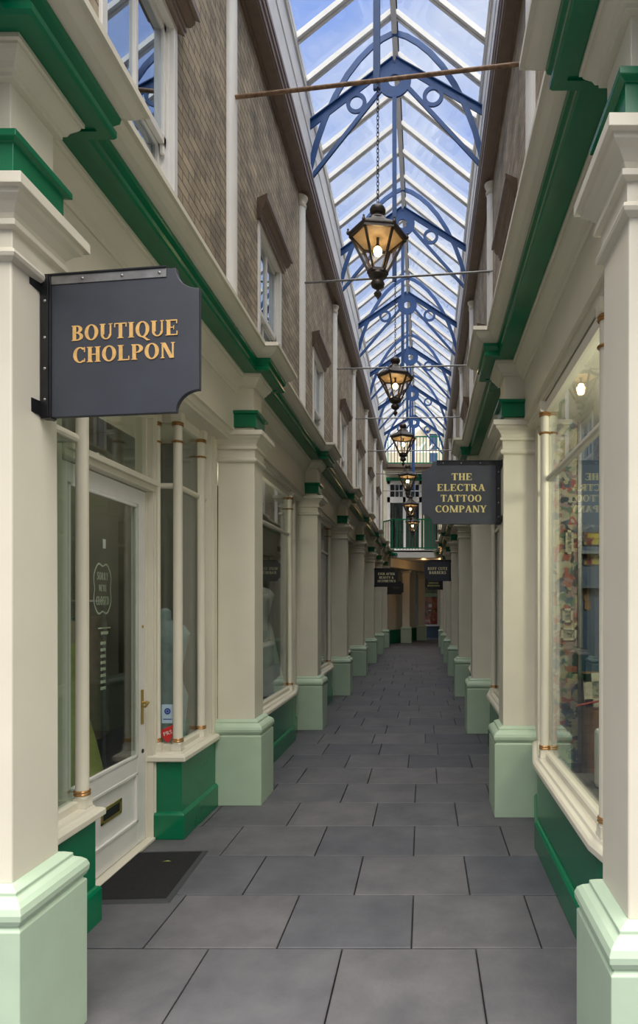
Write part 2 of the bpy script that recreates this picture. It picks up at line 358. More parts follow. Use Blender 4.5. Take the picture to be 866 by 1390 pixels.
def glyph(c):
    T, t = GT, Gt
    if c == 'B': return _stem(.07)+_arc(.30, .745, .30, .255, -90, 90)+_arc(.30, .27, .35, .27, -90, 90)+_r(.2, .31, .925, 1)+_r(.2, .31, .49, .55)+_r(.2, .31, 0, .075), .68
    if c == 'O': return _arc(.38, .5, .37, .52, 0, 360, n=28), .78
    if c == 'Q': return _arc(.38, .5, .37, .52, 0, 360, n=28)+_dg(.32, .04, .62, -.24, .17)+_r(.6, .78, -.24, -.18), .78
    if c == 'U': return _stem(.07, bot=False, y0=.3)+_stem(.56, .08, bot=False, y0=.3)+_arc(.36, .32, .29, .34, 180, 360, T=.13), .74
    if c == 'T': return _stem(.26, top=False)+_r(.02, .69, .925, 1)+_r(.02, .07, .72, 1)+_r(.64, .69, .72, 1), .72
    if c == 'I': return _stem(.07), .35
    if c == 'E': return _stem(.07)+_r(.2, .62, .925, 1)+_r(.2, .46, .47, .535)+_r(.2, .64, 0, .075)+_r(.57, .62, .74, 1)+_r(.42, .46, .37, .63)+_r(.59, .64, 0, .27), .68
    if c == 'F': return _stem(.07)+_r(.2, .60, .925, 1)+_r(.2, .44, .47, .535)+_r(.55, .60, .72, 1)+_r(.40, .44, .37, .63), .63
    if c == 'L': return _stem(.07)+_r(.2, .62, 0, .075)+_r(.57, .62, 0, .28), .66
    if c == 'C': return _arc(.39, .5, .37, .52, 48, 312, n=20)+_r(.60, .65, .68, 1.0)+_r(.60, .65, 0.04, .26), .70
    if c == 'H': return _stem(.07)+_stem(.49)+_r(.2, .5, .47, .54), .76
    if c == 'P': return _stem(.07)+_arc(.30, .72, .33, .28, -90, 90)+_r(.2, .31, .925, 1)+_r(.2, .31, .44, .515), .66
    if c == 'R': return _stem(.07)+_arc(.30, .73, .32, .27, -90, 90)+_r(.2, .31, .925, 1)+_r(.2, .31, .46, .535)+_dg(.55, 0, .27, .5, .21)+_r(.55, .80, 0, .05), .78
    if c == 'N': return _stem(.07, .085)+_stem(.60, .085, bot=False)+_dg(.60-.12, 0, .05, 1, .2), .76
    if c == 'A': return _dg(.04, 0, .30, 1, .085)+_dg(.50, 0, .26, 1, .2)+_r(.15, .58, .3, .365)+_r(-.02, .20, 0, .05)+_r(.44, .78, 0, .05), .76
    if c == 'V': return _dg(.28, 0, .03, 1, .2)+_dg(.36, 0, .60, 1, .085)+_r(-.04, .30, .95, 1)+_r(.50, .74, .95, 1), .72
    if c == 'Y': return _stem(.27, y1=.5, top=False)+_dg(.27, .45, .04, 1, .2)+_dg(.37, .45, .60, 1, .085)+_r(-.04, .28, .95, 1)+_r(.50, .73, .95, 1), .72
    if c == 'M': return _stem(.07, .085)+_stem(.70, .19)+_dg(.42, 0, .07, 1, .19)+_dg(.45, 0, .76, 1, .085), .96
    if c == 'D': return _stem(.07)+_arc(.30, .5, .43, .5, -90, 90, n=16)+_r(.2, .31, .925, 1)+_r(.2, .31, 0, .075), .76
    if c == 'S': return _arc(.31, .735, .25, .285, 35, 270, T=.15, t=.1)+_arc(.31, .27, .26, .29, 90, -145, T=.15, t=.1)+_r(.48, .53, .70, 1)+_r(.06, .11, 0, .3), .60
    if c == 'Z': return _r(.04, .62, .925, 1)+_r(.04, .64, 0, .075)+_dg(.03, 0, .40, 1, .22)+_r(.04, .09, .74, 1)+_r(.59, .64, 0, .28), .68
    if c == 'W': return _dg(.22, 0, .03, 1, .16)+_dg(.28, 0, .46, 1, .08)+_dg(.62, 0, .44, 1, .16)+_dg(.68, 0, .86, 1, .08)+_r(0, .25, .95, 1)+_r(.78, 1.0, .95, 1), .98
    if c == '&': return _arc(.34, .76, .19, .25, 0, 360, T=.1)+_arc(.32, .27, .28, .29, 60, 330)+_dg(.58, 0, .2, .72, .17)+_r(.55, .85, 0, .05)+_r(.5, .8, .46, .51)+_dg(.52, .2, .64, .48, .07), .84
    if c == "'": return _r(.06, .16, .68, 1), .22
    return [], .34
def lettering(text, cap, sx=1.0, track=0.05):
    pen = 0; out = []
    for c in text:
        ps, w = glyph(c)
        for p in ps: out.append([((a+pen)*cap*sx, b*cap) for a, b in p])
        pen += w+track
    W = (pen-track)*cap*sx
    return out, W
def put_text(mb, text, cap, cx, z, y, width=None, th=0.0015, ysign=-1):
    ps, W = lettering(text, cap)
    if width: ps, W = lettering(text, cap, width/W)
    for p in ps:
        q = [(a-W/2+cx, b+z-cap/2) for a, b in p]
        # keep coincident strokes off one plane by a hair
        mb.prism(q, 'y', y, y+ysign*th)
        th *= 1.004

# ------------------------------------------------------------------ layout
UL, UR = -1.294, 0.527                       # corridor faces of the plinths
PL = [2.04, 5.06, 8.10, 11.14, 14.18, 17.22, 20.26, 23.3]
PR = [1.80, 4.78, 7.87, 11.02, 14.12, 17.18, 20.3, 23.6]
TL = lambda u, y, z: (UL+u, y, z)
TR = lambda u, y, z: (UR-u, y, z)
WL, WR = -1.62, 0.86                          # upper brick walls
YEND = 24.2
ORD = ['first', 'second', 'third', 'fourth', 'fifth', 'sixth', 'seventh', 'eighth', 'ninth']
SIDE = {'L': 'on the doormat side', 'R': 'facing the doormat side'}

# ------------------------------------------------------------------ floor
fb = MB(); rowh = 0.545; g = 0.0035
def slab(x0, x1, y0, y1):
    j = random.uniform(-.0025, .0005); b = .005
    fb.loft([[(x0+g, y0+g, -.05), (x1-g, y0+g, -.05), (x1-g, y1-g, -.05), (x0+g, y1-g, -.05)],
             [(x0+g, y0+g, j-.003), (x1-g, y0+g, j-.003), (x1-g, y1-g, j-.003), (x0+g, y1-g, j-.003)],
             [(x0+g+b, y0+g+b, j), (x1-g-b, y0+g+b, j), (x1-g-b, y1-g-b, j), (x0+g+b, y1-g-b, j)]])
for r in range(-9, 58):
    y0 = 2.97+r*rowh; y1 = y0+rowh
    off = .55 if r % 2 == 0 else .244
    if r > 4: off += random.uniform(-.16, .16)
    lo, hi = (-1.99, 0.99) if y0 > 1.6 else (-5.0, 5.0)
    if y0 > 23: hi = 6.0; lo = -1.99
    xs = [lo]; k = math.ceil((lo-off+0.12)/.62)
    while off+k*.62 < hi-.12: xs.append(off+k*.62+random.uniform(-.012, .012)); k += 1
    xs.append(hi)
    for a, b in zip(xs, xs[1:]): slab(a, b, y0, y1)
struct(fb.build('floor', 'slab'))
struct(MB().box(-8, 8, -8, 1.55, -.2, -.03).box(-2.0, 1.0, 1.55, 23.2, -.2, -.03).box(-2.0, 8.0, 23.2, 36, -.2, -.03).build('floor', 'mortar'))

# ------------------------------------------------------------------ shop interiors (shells)
def shop_shell(side):
    tf = TL if side == 'L' else TR; s = 'left' if side == 'L' else 'right'
    a = abs
    def bx(mb, u0, u1, y0, y1, z0, z1):
        p = tf(u0, y0, z0); q = tf(u1, y1, z1)
        return mb.box(min(p[0], q[0]), max(p[0], q[0]), y0, y1, z0, z1)
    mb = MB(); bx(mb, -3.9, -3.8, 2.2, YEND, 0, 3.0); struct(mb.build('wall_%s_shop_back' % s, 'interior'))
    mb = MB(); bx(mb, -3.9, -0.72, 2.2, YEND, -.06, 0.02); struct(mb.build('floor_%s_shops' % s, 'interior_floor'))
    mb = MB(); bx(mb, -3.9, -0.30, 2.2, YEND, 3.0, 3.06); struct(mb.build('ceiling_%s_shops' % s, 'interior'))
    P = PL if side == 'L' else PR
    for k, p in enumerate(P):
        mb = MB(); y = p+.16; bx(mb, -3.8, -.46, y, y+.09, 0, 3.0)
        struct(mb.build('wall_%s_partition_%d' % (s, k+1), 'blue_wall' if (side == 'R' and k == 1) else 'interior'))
shop_shell('L'); shop_shell('R')

# ------------------------------------------------------------------ upper walls with window openings
WZ0, WZ1 = 3.82, 5.35
def upper_wall(side):
    P = PL if side == 'L' else PR
    x0, x1 = (WL-.30, WL) if side == 'L' else (WR, WR+.30)
    ya = 1.9; mb = MB()
    for k in range(len(P)-1):
        c = P[k]+1.62; w0, w1 = c-.485, c+.485
        mb.box(x0, x1, ya, w0, 3.35, 7.0)
        mb.box(x0, x1, w0, w1, 3.35, WZ0).box(x0, x1, w0, w1, WZ1, 7.0)
        ya = w1
    mb.box(x0, x1, ya, YEND+1.0, 3.35, 7.0)
    struct(mb.build('wall_left' if side == 'L' else 'wall_right', 'brick'))
upper_wall('L'); upper_wall('R')
# end walls facing the street, beyond the first piers
mb = MB().box(-5.2, -1.76, 2.1, 2.3, 0, 7.0); struct(mb.build('wall_front_left', 'render_wall'))
mb = MB().box(0.99, 5.2, 1.9, 2.1, 0, 7.0); struct(mb.build('wall_front_right', 'render_wall'))

# ------------------------------------------------------------------ piers
def rect(o): return o
def make_pier():
    t = empty('pier', (0, 0, 0), 'x', 'pier')
    X0, X1, Y0, Y1 = -.37, -.07, -.135, .135
    MB().sqloft([(.07, 0), (.07, .548), (.060, .556), (.060, .562), (.068, .568), (.076, .585), (.077, .603), (.070, .622), (.056, .636), (.040, .645), (.036, .648), (.036, .660), (.014, .672), (.001, .676)], X0, X1, Y0, Y1).build('plinth', 'pale_green', t, True, bevel=.004)
    MB().sqloft([(0, .672), (-.001, 1.6), (-.004, 2.76)], X0, X1, Y0, Y1).build('shaft', 'cream', t, True, bevel=.006)
    MB().sqloft([(-.004, 2.735), (.016, 2.745), (.020, 2.757), (.016, 2.769), (.004, 2.777), (.004, 2.838), (.024, 2.843), (.024, 2.862), (.012, 2.866), (.018, 2.885), (.038, 2.912), (.058, 2.927), (.061, 2.943), (.078, 2.945), (.078, 2.982), (.0, 2.992)], X0, X1, Y0, Y1).build('capital', 'cream', t, True, bevel=.002)
    MB().sqloft([(-.012, 2.985), (-.012, 3.345)], X0, X1, Y0, Y1).build('frieze_block', 'cream', t, True, bevel=.003)
    MB().sqloft([(-.01, 3.02), (.012, 3.025), (.012, 3.122), (.034, 3.128), (.034, 3.150), (-.01, 3.156)], X0, X1, Y0, Y1).build('collar', 'green', t, True, bevel=.002)
    MB().sqloft([(-.010, 3.335), (.010, 3.338), (.010, 3.352), (.020, 3.356), (.028, 3.374), (.048, 3.398), (.054, 3.408), (.054, 3.418), (.064, 3.420), (.064, 3.436), (-.01, 3.437)], X0, X1, Y0, Y1).build('block_cornice', 'cream', t, True, bevel=.0015)
    return t
pier0 = make_pier(); used = False
def pier(side, i, y, label, x=None, rz=None):
    global used
    o = pier0 if not used else copy_tree(pier0); used = True
    o.location = (x if x is not None else (UL if side == 'L' else UR), y+.205, 0)
    o.rotation_euler = (0, 0, rz if rz is not None else (0 if side == 'L' else pi))
    tag(o, label, 'pier', 'piers %s' % SIDE[side]); return o
notesL = ['behind the large sign', 'beyond the white door', 'beyond the gown window', '', '', 'with three-line sign', '', 'with unreadable sign']
notesR = ['at frame edge', 'with four-line sign', '', '', 'with two-line sign', '', 'with farthest sign', '']
for i, y in enumerate(PL):
    pier('L', i, y, ('%s cream pier with pale green plinth %s, %s' % (ORD[i], SIDE['L'], notesL[i])).rstrip(', '))
for i, y in enumerate(PR):
    pier('R', i, y, ('%s cream pier with pale green plinth %s, %s' % (ORD[i], SIDE['R'], notesR[i])).rstrip(', '))

# ------------------------------------------------------------------ entablature
TRIM = 0
def trim(mb, m, **k):
    global TRIM
    TRIM += 1; return struct(mb.build('trim_%d' % TRIM, m, **k))
def entablature(side):
    tf = TL if side == 'L' else TR; P = PL if side == 'L' else PR
    y0, y1 = P[0]-.30, YEND
    path = [(0, y0)]
    for p in P:
        path += [(0, p-.09), (.10, p-.09), (.10, p+.50), (0, p+.50)]
    path = path if path[-1][1] < y1 else path[:-2]+[]
    if path[-1][1] < y1 and path[-1][0] == 0: path.append((0, y1))
    st = [(0, y0), (0, y1)]
    # fascia and architrave with soffit
    mb = MB().sweep([(-.36, 2.98), (-.215, 2.98), (-.222, 2.995), (-.235, 3.0), (-.235, 3.34), (-.36, 3.34)], st, tf); trim(mb, 'cream')
    mb = MB().sweep([(-1.0, 2.915), (-.262, 2.915), (-.262, 2.935), (-.245, 2.94), (-.245, 2.982), (-1.0, 2.982)], st, tf); trim(mb, 'cream')
    mb = MB().sweep([(-.30, 3.30), (-.225, 3.30), (-.215, 3.315), (-.215, 3.325), (-.200, 3.335), (-.185, 3.352), (-.160, 3.385), (-.152, 3.40), (-.152, 3.415), (-.140, 3.42), (-.140, 3.438), (-.30, 3.438)], st, tf); trim(mb, 'cream', smooth=False)
    mb = MB().sweep([(-.25, 3.436), (-.072, 3.436), (-.072, 3.428), (-.028, 3.428), (-.020, 3.440), (-.020, 3.462), (-.030, 3.470), (-.030, 3.478), (-.012, 3.500), (-.008, 3.522), (-.25, 3.522)], path, tf); trim(mb, 'green')
    mb = MB().sweep([(-.25, 3.521), (-.016, 3.521), (-.012, 3.527), (.006, 3.534), (.028, 3.546), (.046, 3.564), (.054, 3.578), (.056, 3.584), (.074, 3.586), (.074, 3.614), (-.25, 3.640)], path, tf); trim(mb, 'cream')
    # ledge back to the brickwork
    a = tf(-.20, y0, 3.5); b = tf(-.36, y1, 3.66)
    trim(MB().box(min(a[0], b[0]), max(a[0], b[0]), y0, y1, 3.45, 3.63), 'cream')
entablature('L'); entablature('R')

# ------------------------------------------------------------------ shopfronts
def column(mb, gb, x, y, z0=.59, z1=2.92, r=.030):
    mb.sqloft([(0, z0), (0, z0+.012), (-.003, z0+.016), (-.003, z0+.05)], x-.036, x+.036, y-.036, y+.036)
    mb.lathe([(r*1.12, z0+.05), (r*1.12, z0+.075), (r, z0+.09), (r*.97, 1.8), (r*.93, 2.84), (r*1.05, 2.855)], x, y, 20)
    mb.sqloft([(-.006, 2.852), (0, 2.86), (0, z1)], x-.036, x+.036, y-.036, y+.036)
    for z, rr in ((z0+.082, .0065), (z0+.068, .0065), (2.846, .0065), (2.832, .0065), (2.716, .0075)):
        if z not in (z0+.068, 2.832): gb.append(MB())
        gb[-1].torus((x, y, z), r*1.07, rr, n=18, k=6)
SILLP = [(-.06, .528), (.072, .528), (.080, .534), (.080, .560), (.068, .572), (.048, .576), (.040, .590), (-.06, .594)]
RISER = [(-.05, 0), (.066, 0), (.066, .162), (.056, .176), (.044, .182), (.044, .53), (-.05, .53)]
def window_front(side, k, label, extra=None):
    tf = TL if side == 'L' else TR; P = PL if side == 'L' else PR
    ya, yb = P[k]+.41, P[k+1]
    uc = -.262 if side == 'R' else -.285
    ub = uc-.10; A = (ub, ya+.002); B = (uc, ya+.56); C = (uc, yb-.60); D = (ub, yb-.002); path = [A, B, C, D]
    base = tf(uc-.1, (ya+yb)/2, 0)
    t = empty('shopfront', base, label, 'shopfront', 'bay window shopfronts %s' % SIDE[side])
    MB().sweep(RISER, path, tf).build('stall_riser', 'green', t, bevel=.002)
    MB().sweep(SILLP, path, tf).build('sill', 'cream', t, bevel=.002)
    fr = MB().sweep([(-.045, .59), (.0, .59), (.0, .625), (-.010, .635), (-.045, .635)], path, tf)
    fr.sweep([(-.045, 2.85), (.0, 2.85), (.0, 2.925), (-.045, 2.925)], path, tf)
    fr.sweep([(-.040, 2.400), (-.012, 2.400), (-.004, 2.410), (-.004, 2.424), (-.012, 2.434), (-.040, 2.434)], path, tf)
    for (u, y) in (A, D):
        p = tf(u-.05, 0, 0)[0]; q = tf(u+.05, 0, 0)[0]; yy = y+.06 if y == A[1] else y-.06; y_ = y-.07 if y == A[1] else y+.07
        fr.box(min(p, q), max(p, q), min(y_, yy), max(y_, yy), .594, 2.92)
    fr.build('window_frame', 'cream', t)
    MB().sweep([(-.030, .62), (-.024, .62), (-.024, 2.9), (-.030, 2.9)], path, tf).build('glass_pane', 'glass', t)
    for (u, y) in (B, C):
        c = MB(); gb = []; p = tf(u, y, 0); column(c, gb, p[0], p[1])
        co = c.build('column', 'cream', t, smooth=True)
        [q_.build('ring', 'gold', co, smooth=True) for q_ in gb]
    return t
def door_front(side, k, label, near=True):
    tf = TL if side == 'L' else TR; P = PL if side == 'L' else PR
    ya, yb = P[k]+.41, P[k+1]
    t = empty('shopfront', tf(-.5, (ya+yb)/2, 0), label, 'shopfront', 'recessed door shopfronts %s' % SIDE[side])
    uc = -.406; ud = -.60; yn = ya+.72; yf = yb-.66
    p1 = [(uc, ya+.002), (uc, yn), (ud-.02, yn)]
    p2 = [(ud-.02, yf), (uc, yf), (uc, yb-.002)]
    def bx(mb, u0, u1, y0, y1, z0, z1):
        a = tf(u0, 0, 0)[0]; b = tf(u1, 0, 0)[0]; return mb.box(min(a, b), max(a, b), y0, y1, z0, z1)
    for i_, p in enumerate((p1, p2)):
        MB().sweep(RISER, p, tf).build('stall_riser', 'green', t, bevel=.002)
        MB().sweep(SILLP, p, tf).build('sill', 'cream', t, bevel=.002)
        MB().sweep([(-.030, .62), (-.024, .62), (-.024, 2.9), (-.030, 2.9)], p, tf).build('glass_pane', 'glass', t)
        fr = MB()
        fr.sweep([(-.045, .59), (.0, .59), (.0, .625), (-.045, .635)], p, tf)
        fr.sweep([(-.045, 2.85), (.0, 2.85), (.0, 2.925), (-.045, 2.925)], p, tf)
        fr.sweep([(-.040, 2.400), (-.008, 2.400), (-.0, 2.412), (-.0, 2.424), (-.008, 2.436), (-.040, 2.436)], p, tf)
        if i_ == 0: bx(fr, -.48, -.36, ya-.068, ya+.04, .594, 2.92); fr.build('window_frame', 'cream', t); continue
        bx(fr, -.48, -.37, yb-.075, yb+.068, .594, 2.92); bx(fr, -.48, -.355, yb-.055, yb-.03, .59, 2.92)
        fr.build('window_frame', 'cream', t)
    # door frame with fanlight
    df = MB()
    y0, y1 = yn+.07, yf-.07
    bx(df, -.67, -.545, y0-.07, y0, 0, 2.92); bx(df, -.67, -.545, y1, y1+.065, 0, 2.92)
    bx(df, -.66, -.585, y1-.018, y1, 0, 2.9); bx(df, -.66, -.535, y1+.018, y1+.045, .1, 2.9)
    bx(df, -.67, -.53, y0, y1, 2.36, 2.40); bx(df, -.67, -.505, y0, y1, 2.395, 2.43); bx(df, -.67, -.545, y0, y1, 2.86, 2.92)
    bx(df, -.72, -.53, y0, y1, 0.0, .018)
    df.build('door_frame', 'cream', t, bevel=.003)
    bx(MB(), -.615, -.609, y0, y1, 2.43, 2.86).build('fanlight', 'glass', t)
    for (u, y, r) in ((uc, yn, .032), (uc, yf, .032), (uc, yb-.20, .030), (-.545, yf-.005, .022)):
        c = MB(); gb = []; p = tf(u, y, 0); column(c, gb, p[0], p[1], r=r)
        co = c.build('column', 'cream', t, smooth=True); [q_.build('ring', 'gold', co, smooth=True) for q_ in gb]
    return t, y0, y1
def door(side, y0, y1, label, group=None):
    tf = TL if side == 'L' else TR
    def bx(mb, u0, u1, a, b, z0, z1):
        p = tf(u0, 0, 0)[0]; q = tf(u1, 0, 0)[0]; return mb.box(min(p, q), max(p, q), a, b, z0, z1)
    t = empty('shop_door', tf(-.60, (y0+y1)/2, 0.02), label, 'door', group)
    y0 += .004; y1 -= .022
    lf = MB(); u0, u1 = -.630, -.588
    st = .125
    bx(lf, u0, u1, y0, y0+st, .022, 2.355); bx(lf, u0, u1, y1-st, y1, .022, 2.355)
    bx(lf, u0, u1, y0+st, y1-st, .022, .17); bx(lf, u0, u1, y0+st, y1-st, .50, .60); bx(lf, u0, u1, y0+st, y1-st, 2.25, 2.355)
    bx(lf, u0+.01, u1-.014, y0+st, y1-st, .17, .50)
    lf.build('door_leaf', 'white', t, bevel=.005)
    mo = MB()
    for (za, zb) in ((.17, .50), (.60, 2.25)):
        bx(mo, u1-.013, u1+.006, y0+st, y0+st+.02, za, zb); bx(mo, u1-.013, u1+.006, y1-st-.02, y1-st, za, zb)
        bx(mo, u1-.013, u1+.006, y0+st, y1-st, za, za+.02); bx(mo, u1-.013, u1+.006, y0+st, y1-st, zb-.02, zb)
    mo.build('panel_moulding', 'white', t, bevel=.004)
    gp = bx(MB(), -.612, -.606, y0+st-.004, y1-st+.004, .595, 2.255).build('glass_pane', 'glass', t)
    # the pane sits very slightly askew in its rebate
    gp.location = (.009, 0, 0); gp.rotation_euler = (0, 0, -.040)
    return t, tf, bx, y0, y1

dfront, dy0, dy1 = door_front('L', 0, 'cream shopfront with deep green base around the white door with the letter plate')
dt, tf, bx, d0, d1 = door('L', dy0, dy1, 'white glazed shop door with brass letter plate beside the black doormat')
# letter plate, handle, lock
lp = bx(MB(), -.600, -.594, 3.74, 3.985, .300, .385)
lp = MB(); bx(lp, -.602, -.594, 3.735, 3.985, .298, .316); bx(lp, -.602, -.594, 3.735, 3.985, .372, .390); bx(lp, -.602, -.594, 3.735, 3.755, .298, .39); bx(lp, -.602, -.594, 3.965, 3.985, .298, .39)
lpo = lp.build('letter_plate', 'brass', dt, bevel=.002)
bx(MB(), -.6035, -.5995, 3.755, 3.965, .316, .372).build('flap', 'black', lpo)
hb = bx(MB(), -.589, -.581, d1-.075, d1-.040, .80, 1.03).build('handle_plate', 'brass', dt, bevel=.002)
h = MB(); hx = tf(-.545, 0, 0)[0]
h.tube([tf(-.585, d1-.058, .945), tf(-.548, d1-.058, .945), tf(-.540, d1-.075, .948), tf(-.540, d1-.115, .925), tf(-.545, d1-.155, .935)], [.009, .009, .010, .008, .006], 10)
h.build('handle', 'brass', hb, smooth=True)
MB().lathe([(.014, 0), (.014, .006), (.010, .008)], 0, 0, 14).build('lock', 'iron', dt, True).matrix_local = Matrix.Translation(Vector(tf(-.588, d1-.05, .62))-dt.location) @ Matrix.Rotation(pi/2, 4, 'Y')
MB().lathe([(.010, 0), (.010, .006)], 0, 0, 14).build('lock', 'brass', dt, True).matrix_local = Matrix.Translation(Vector(tf(-.588, d1-.05, 1.45))-dt.location) @ Matrix.Rotation(pi/2, 4, 'Y')

def wall_text(lines, ycen, x, dirn, name, m, parent):
    """lettering on a plane of constant X; dirn = +1 reads towards +Y"""
    mb = MB()
    for (txt, cap, z, w) in lines:
        ps, W = lettering(txt, cap); ps, W = lettering(txt, cap, w/W)
        for p in ps:
            mb.prism([(ycen+dirn*(a-W/2), b+z-cap/2) for a, b in p], 'x', x, x+.001)
    return mb.build(name, m, parent)
# closed notice on the door glass: shaped outline and three lines
xg = tf(-.605, 0, 0)[0]; yc, zc = 3.765, 1.69
def ringpoly(w, h, n, th):
    outer = []; 
    for i in range(n):
        a = 2*pi*i/n; c, s_ = cos(a), sin(a)
        r = 1/((abs(c)**5+abs(s_)**5)**.2); r *= 1-.05*cos(8*a)
        outer.append((c*r*w/2, s_*r*h/2))
    mb = MB(); vs = []; fs = []
    for (a, b) in outer:
        k = 1-th
        for (sx_, x_) in ((1, xg), (k, xg), (k, xg+.001), (1, xg+.001)): vs.append((x_, yc+a*sx_, zc+b*sx_))
    for i in range(n):
        k = (i+1) % n
        for j in range(4): fs.append((i*4+j, k*4+j, k*4+(j+1) % 4, i*4+(j+1) % 4))
    return mb.add(vs, fs)
cn = ringpoly(.20, .29, 48, .07); cno = cn.build('closed_notice', 'decal', dt)
wall_text([('SORRY', .045, 1.765, .13), ("WE'RE", .038, 1.695, .09), ('CLOSED', .050, 1.62, .15)], yc, xg, 1, 'notice_lettering', 'decal', cno)
hl = MB()
for i in range(8): hl.box(xg, xg+.001, 3.74, 3.80, 1.36-i*.038, 1.378-i*.038)
hl.box(xg, xg+.001, 3.71, 3.86, 1.455, 1.462).box(xg, xg+.001, 3.745, 3.83, 1.42, 1.438)
hl.build('opening_hours_notice', 'decal', dt)
MB().box(xg-.002, xg+.002, 3.77, 3.80, 1.93, 1.985).build('white_tag', 'print_white', dt)

kindsL = {1: 'w', 2: 'w', 3: 'd', 4: 'w', 5: 'd', 6: 'w'}
labL = {1: 'bay window shopfront with deep green base showing a pale gown behind the glass',
        2: 'bay window shopfront between third and fourth piers %s' % SIDE['L'],
        4: 'bay window shopfront between fifth and sixth piers %s' % SIDE['L'],
        6: 'bay window shopfront between seventh and eighth piers %s' % SIDE['L'],
        3: 'recessed door shopfront between fourth and fifth piers %s' % SIDE['L'],
        5: 'recessed door shopfront between sixth and seventh piers %s' % SIDE['L']}
for k, kd in kindsL.items():
    if kd == 'w': window_front('L', k, labL[k])
    else:
        _, a, b = door_front('L', k, labL[k]); door('L', a, b, 'white glazed shop door between %s and %s piers %s' % (ORD[k], ORD[k+1], SIDE['L']), 'shop doors %s' % SIDE['L'])
window_front('R', 0, 'bay window shopfront with deep green base full of pictures and collaged sheets')
for k in range(1, 7):
    window_front('R', k, 'bay window shopfront between %s and %s piers %s' % (ORD[k], ORD[k+1], SIDE['R']))

# stickers on the near return pane of the far half bay (faces the camera)
ysn = PL[1]-.66-.0085+.0  # glass plane of the return, street side
ysn = PL[1]-.66+.022
MB().box(UL-.52, UL-.450, ysn-.002, ysn, .80, .915)
st1 = MB().box(UL-.525, UL-.445, ysn-.003, ysn-.001, .775, .905).build('blue_sticker', 'sticker_blue'); tag(st1, 'pale blue sticker with round navy emblem on narrow glass beside the door', 'sticker')
em = MB(); em.annulus(UL-.485, .858, .022, .012, ysn-.0045, ysn-.003, 20); em.prism([(UL-.485+.009*cos(a*pi/6), .858+.009*sin(a*pi/6)) for a in range(12)], 'y', ysn-.0045, ysn-.003)
em.box(UL-.515, UL-.456, ysn-.0045, ysn-.003, .800, .806); em.build('emblem', 'navy', st1)
cxs, czs = UL-.482, .700
heart = [(-.042, .030), (-.020, .040), (.030, .062), (.042, .058), (.044, .035), (.036, .0), (.018, -.040), (.004, -.058), (-.010, -.055), (-.034, -.030), (-.046, -.004), (-.048, .018)]
st2 = MB().prism([(cxs+a, czs+b) for a, b in heart], 'y', ysn-.003, ysn-.001).build('red_sticker', 'sticker_red'); tag(st2, 'red rounded triangular sticker with white letters on narrow glass beside the door', 'sticker')
pm = MB(); ps, W = lettering('PRS', .026, 1.15)
for p in ps:
    q = []
    for a, b in p:
        a -= W/2; b -= .013; r = radians(18); q.append((cxs-.002+a*cos(r)-b*sin(r), czs+.008+a*sin(r)+b*cos(r)))
    pm.prism(q, 'y', ysn-.0042, ysn-.003)
pm.build('sticker_lettering', 'print_white', st2)

# ------------------------------------------------------------------ upper sash windows with hoods
def sash_window(side, k, n):
    P = PL if side == 'L' else PR; c = P[k]+1.62; s = 1 if side == 'L' else -1
    xw = WL if side == 'L' else WR
    t = empty('window_%d' % n, (xw, c, WZ0), None, None); struct(t)
    def bx(mb, d0, d1, a, b, z0, z1):       # d = distance out from the brick face (+) or into the wall (-)
        p, q = xw+s*d0, xw+s*d1; return mb.box(min(p, q), max(p, q), c+a, c+b, z0, z1)
    h = .485; f = MB()
    bx(f, -.14, .018, -h, -h+.055, WZ0, WZ1); bx(f, -.14, .018, h-.055, h, WZ0, WZ1); bx(f, -.14, .018, -h+.055, h-.055, WZ1-.06, WZ1)
    bx(f, -.16, .04, -h-.02, h+.02, WZ0-.05, WZ0)
    bx(f, -.10, -.012, -h+.055, -h+.066, WZ0, WZ1); bx(f, -.10, -.012, h-.066, h-.055, WZ0, WZ1)
    f.build('window_frame', 'white', t, bevel=.004)
    zm = 4.54
    for (za, zb, d, nm) in ((zm-.02, WZ1-.06, -.030, 'upper_sash'), (WZ0, zm+.02, -.068, 'lower_sash')):
        q = MB(); w = h-.066
        bx(q, d-.035, d, -w, -w+.035, za, zb); bx(q, d-.035, d, w-.035, w, za, zb)
        bx(q, d-.035, d, -w, w, za, za+.05); bx(q, d-.035, d, -w, w, zb-.045, zb); bx(q, d-.030, d+.002, -.016, .016, za, zb)
        if nm == 'upper_sash':
            for yy in (-w+.02, w-.02): bx(q, d-.03, d-.005, yy-.012, yy+.012, za-.06, za)
        so = q.build(nm, 'white', t, bevel=.002)
        bx(MB(), d-.022, d-.018, -w+.04, w-.04, za+.04, zb-.04).build('glass_pane', 'win_glass', so)
    # moulded brown hood
    prof = [(0, WZ1-.02), (.045, WZ1-.02), (.045, WZ1+.01), (.055, WZ1+.015), (.055, WZ1+.05), (.075, WZ1+.06), (.090, WZ1+.085), (.10, WZ1+.11), (.10, WZ1+.125), (.125, WZ1+.13), (.125, WZ1+.17), (0, WZ1+.185)]
    rr = []
    for yy, sg in ((-h-.02, -1), (h+.02, 1)):
        rr.append([(xw+s*d, c+yy+sg*d*.75, z) for d, z in prof])
    MB().loft(rr).build('window_hood', 'brown', t)
    # flat dark sheet standing in for the unlit room behind the panes
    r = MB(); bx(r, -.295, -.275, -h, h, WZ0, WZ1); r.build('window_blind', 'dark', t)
n = 0
for k in range(7):
    n += 1; sash_window('L', k, n)
for k in range(7):
    n += 1; sash_window('R', k, n)

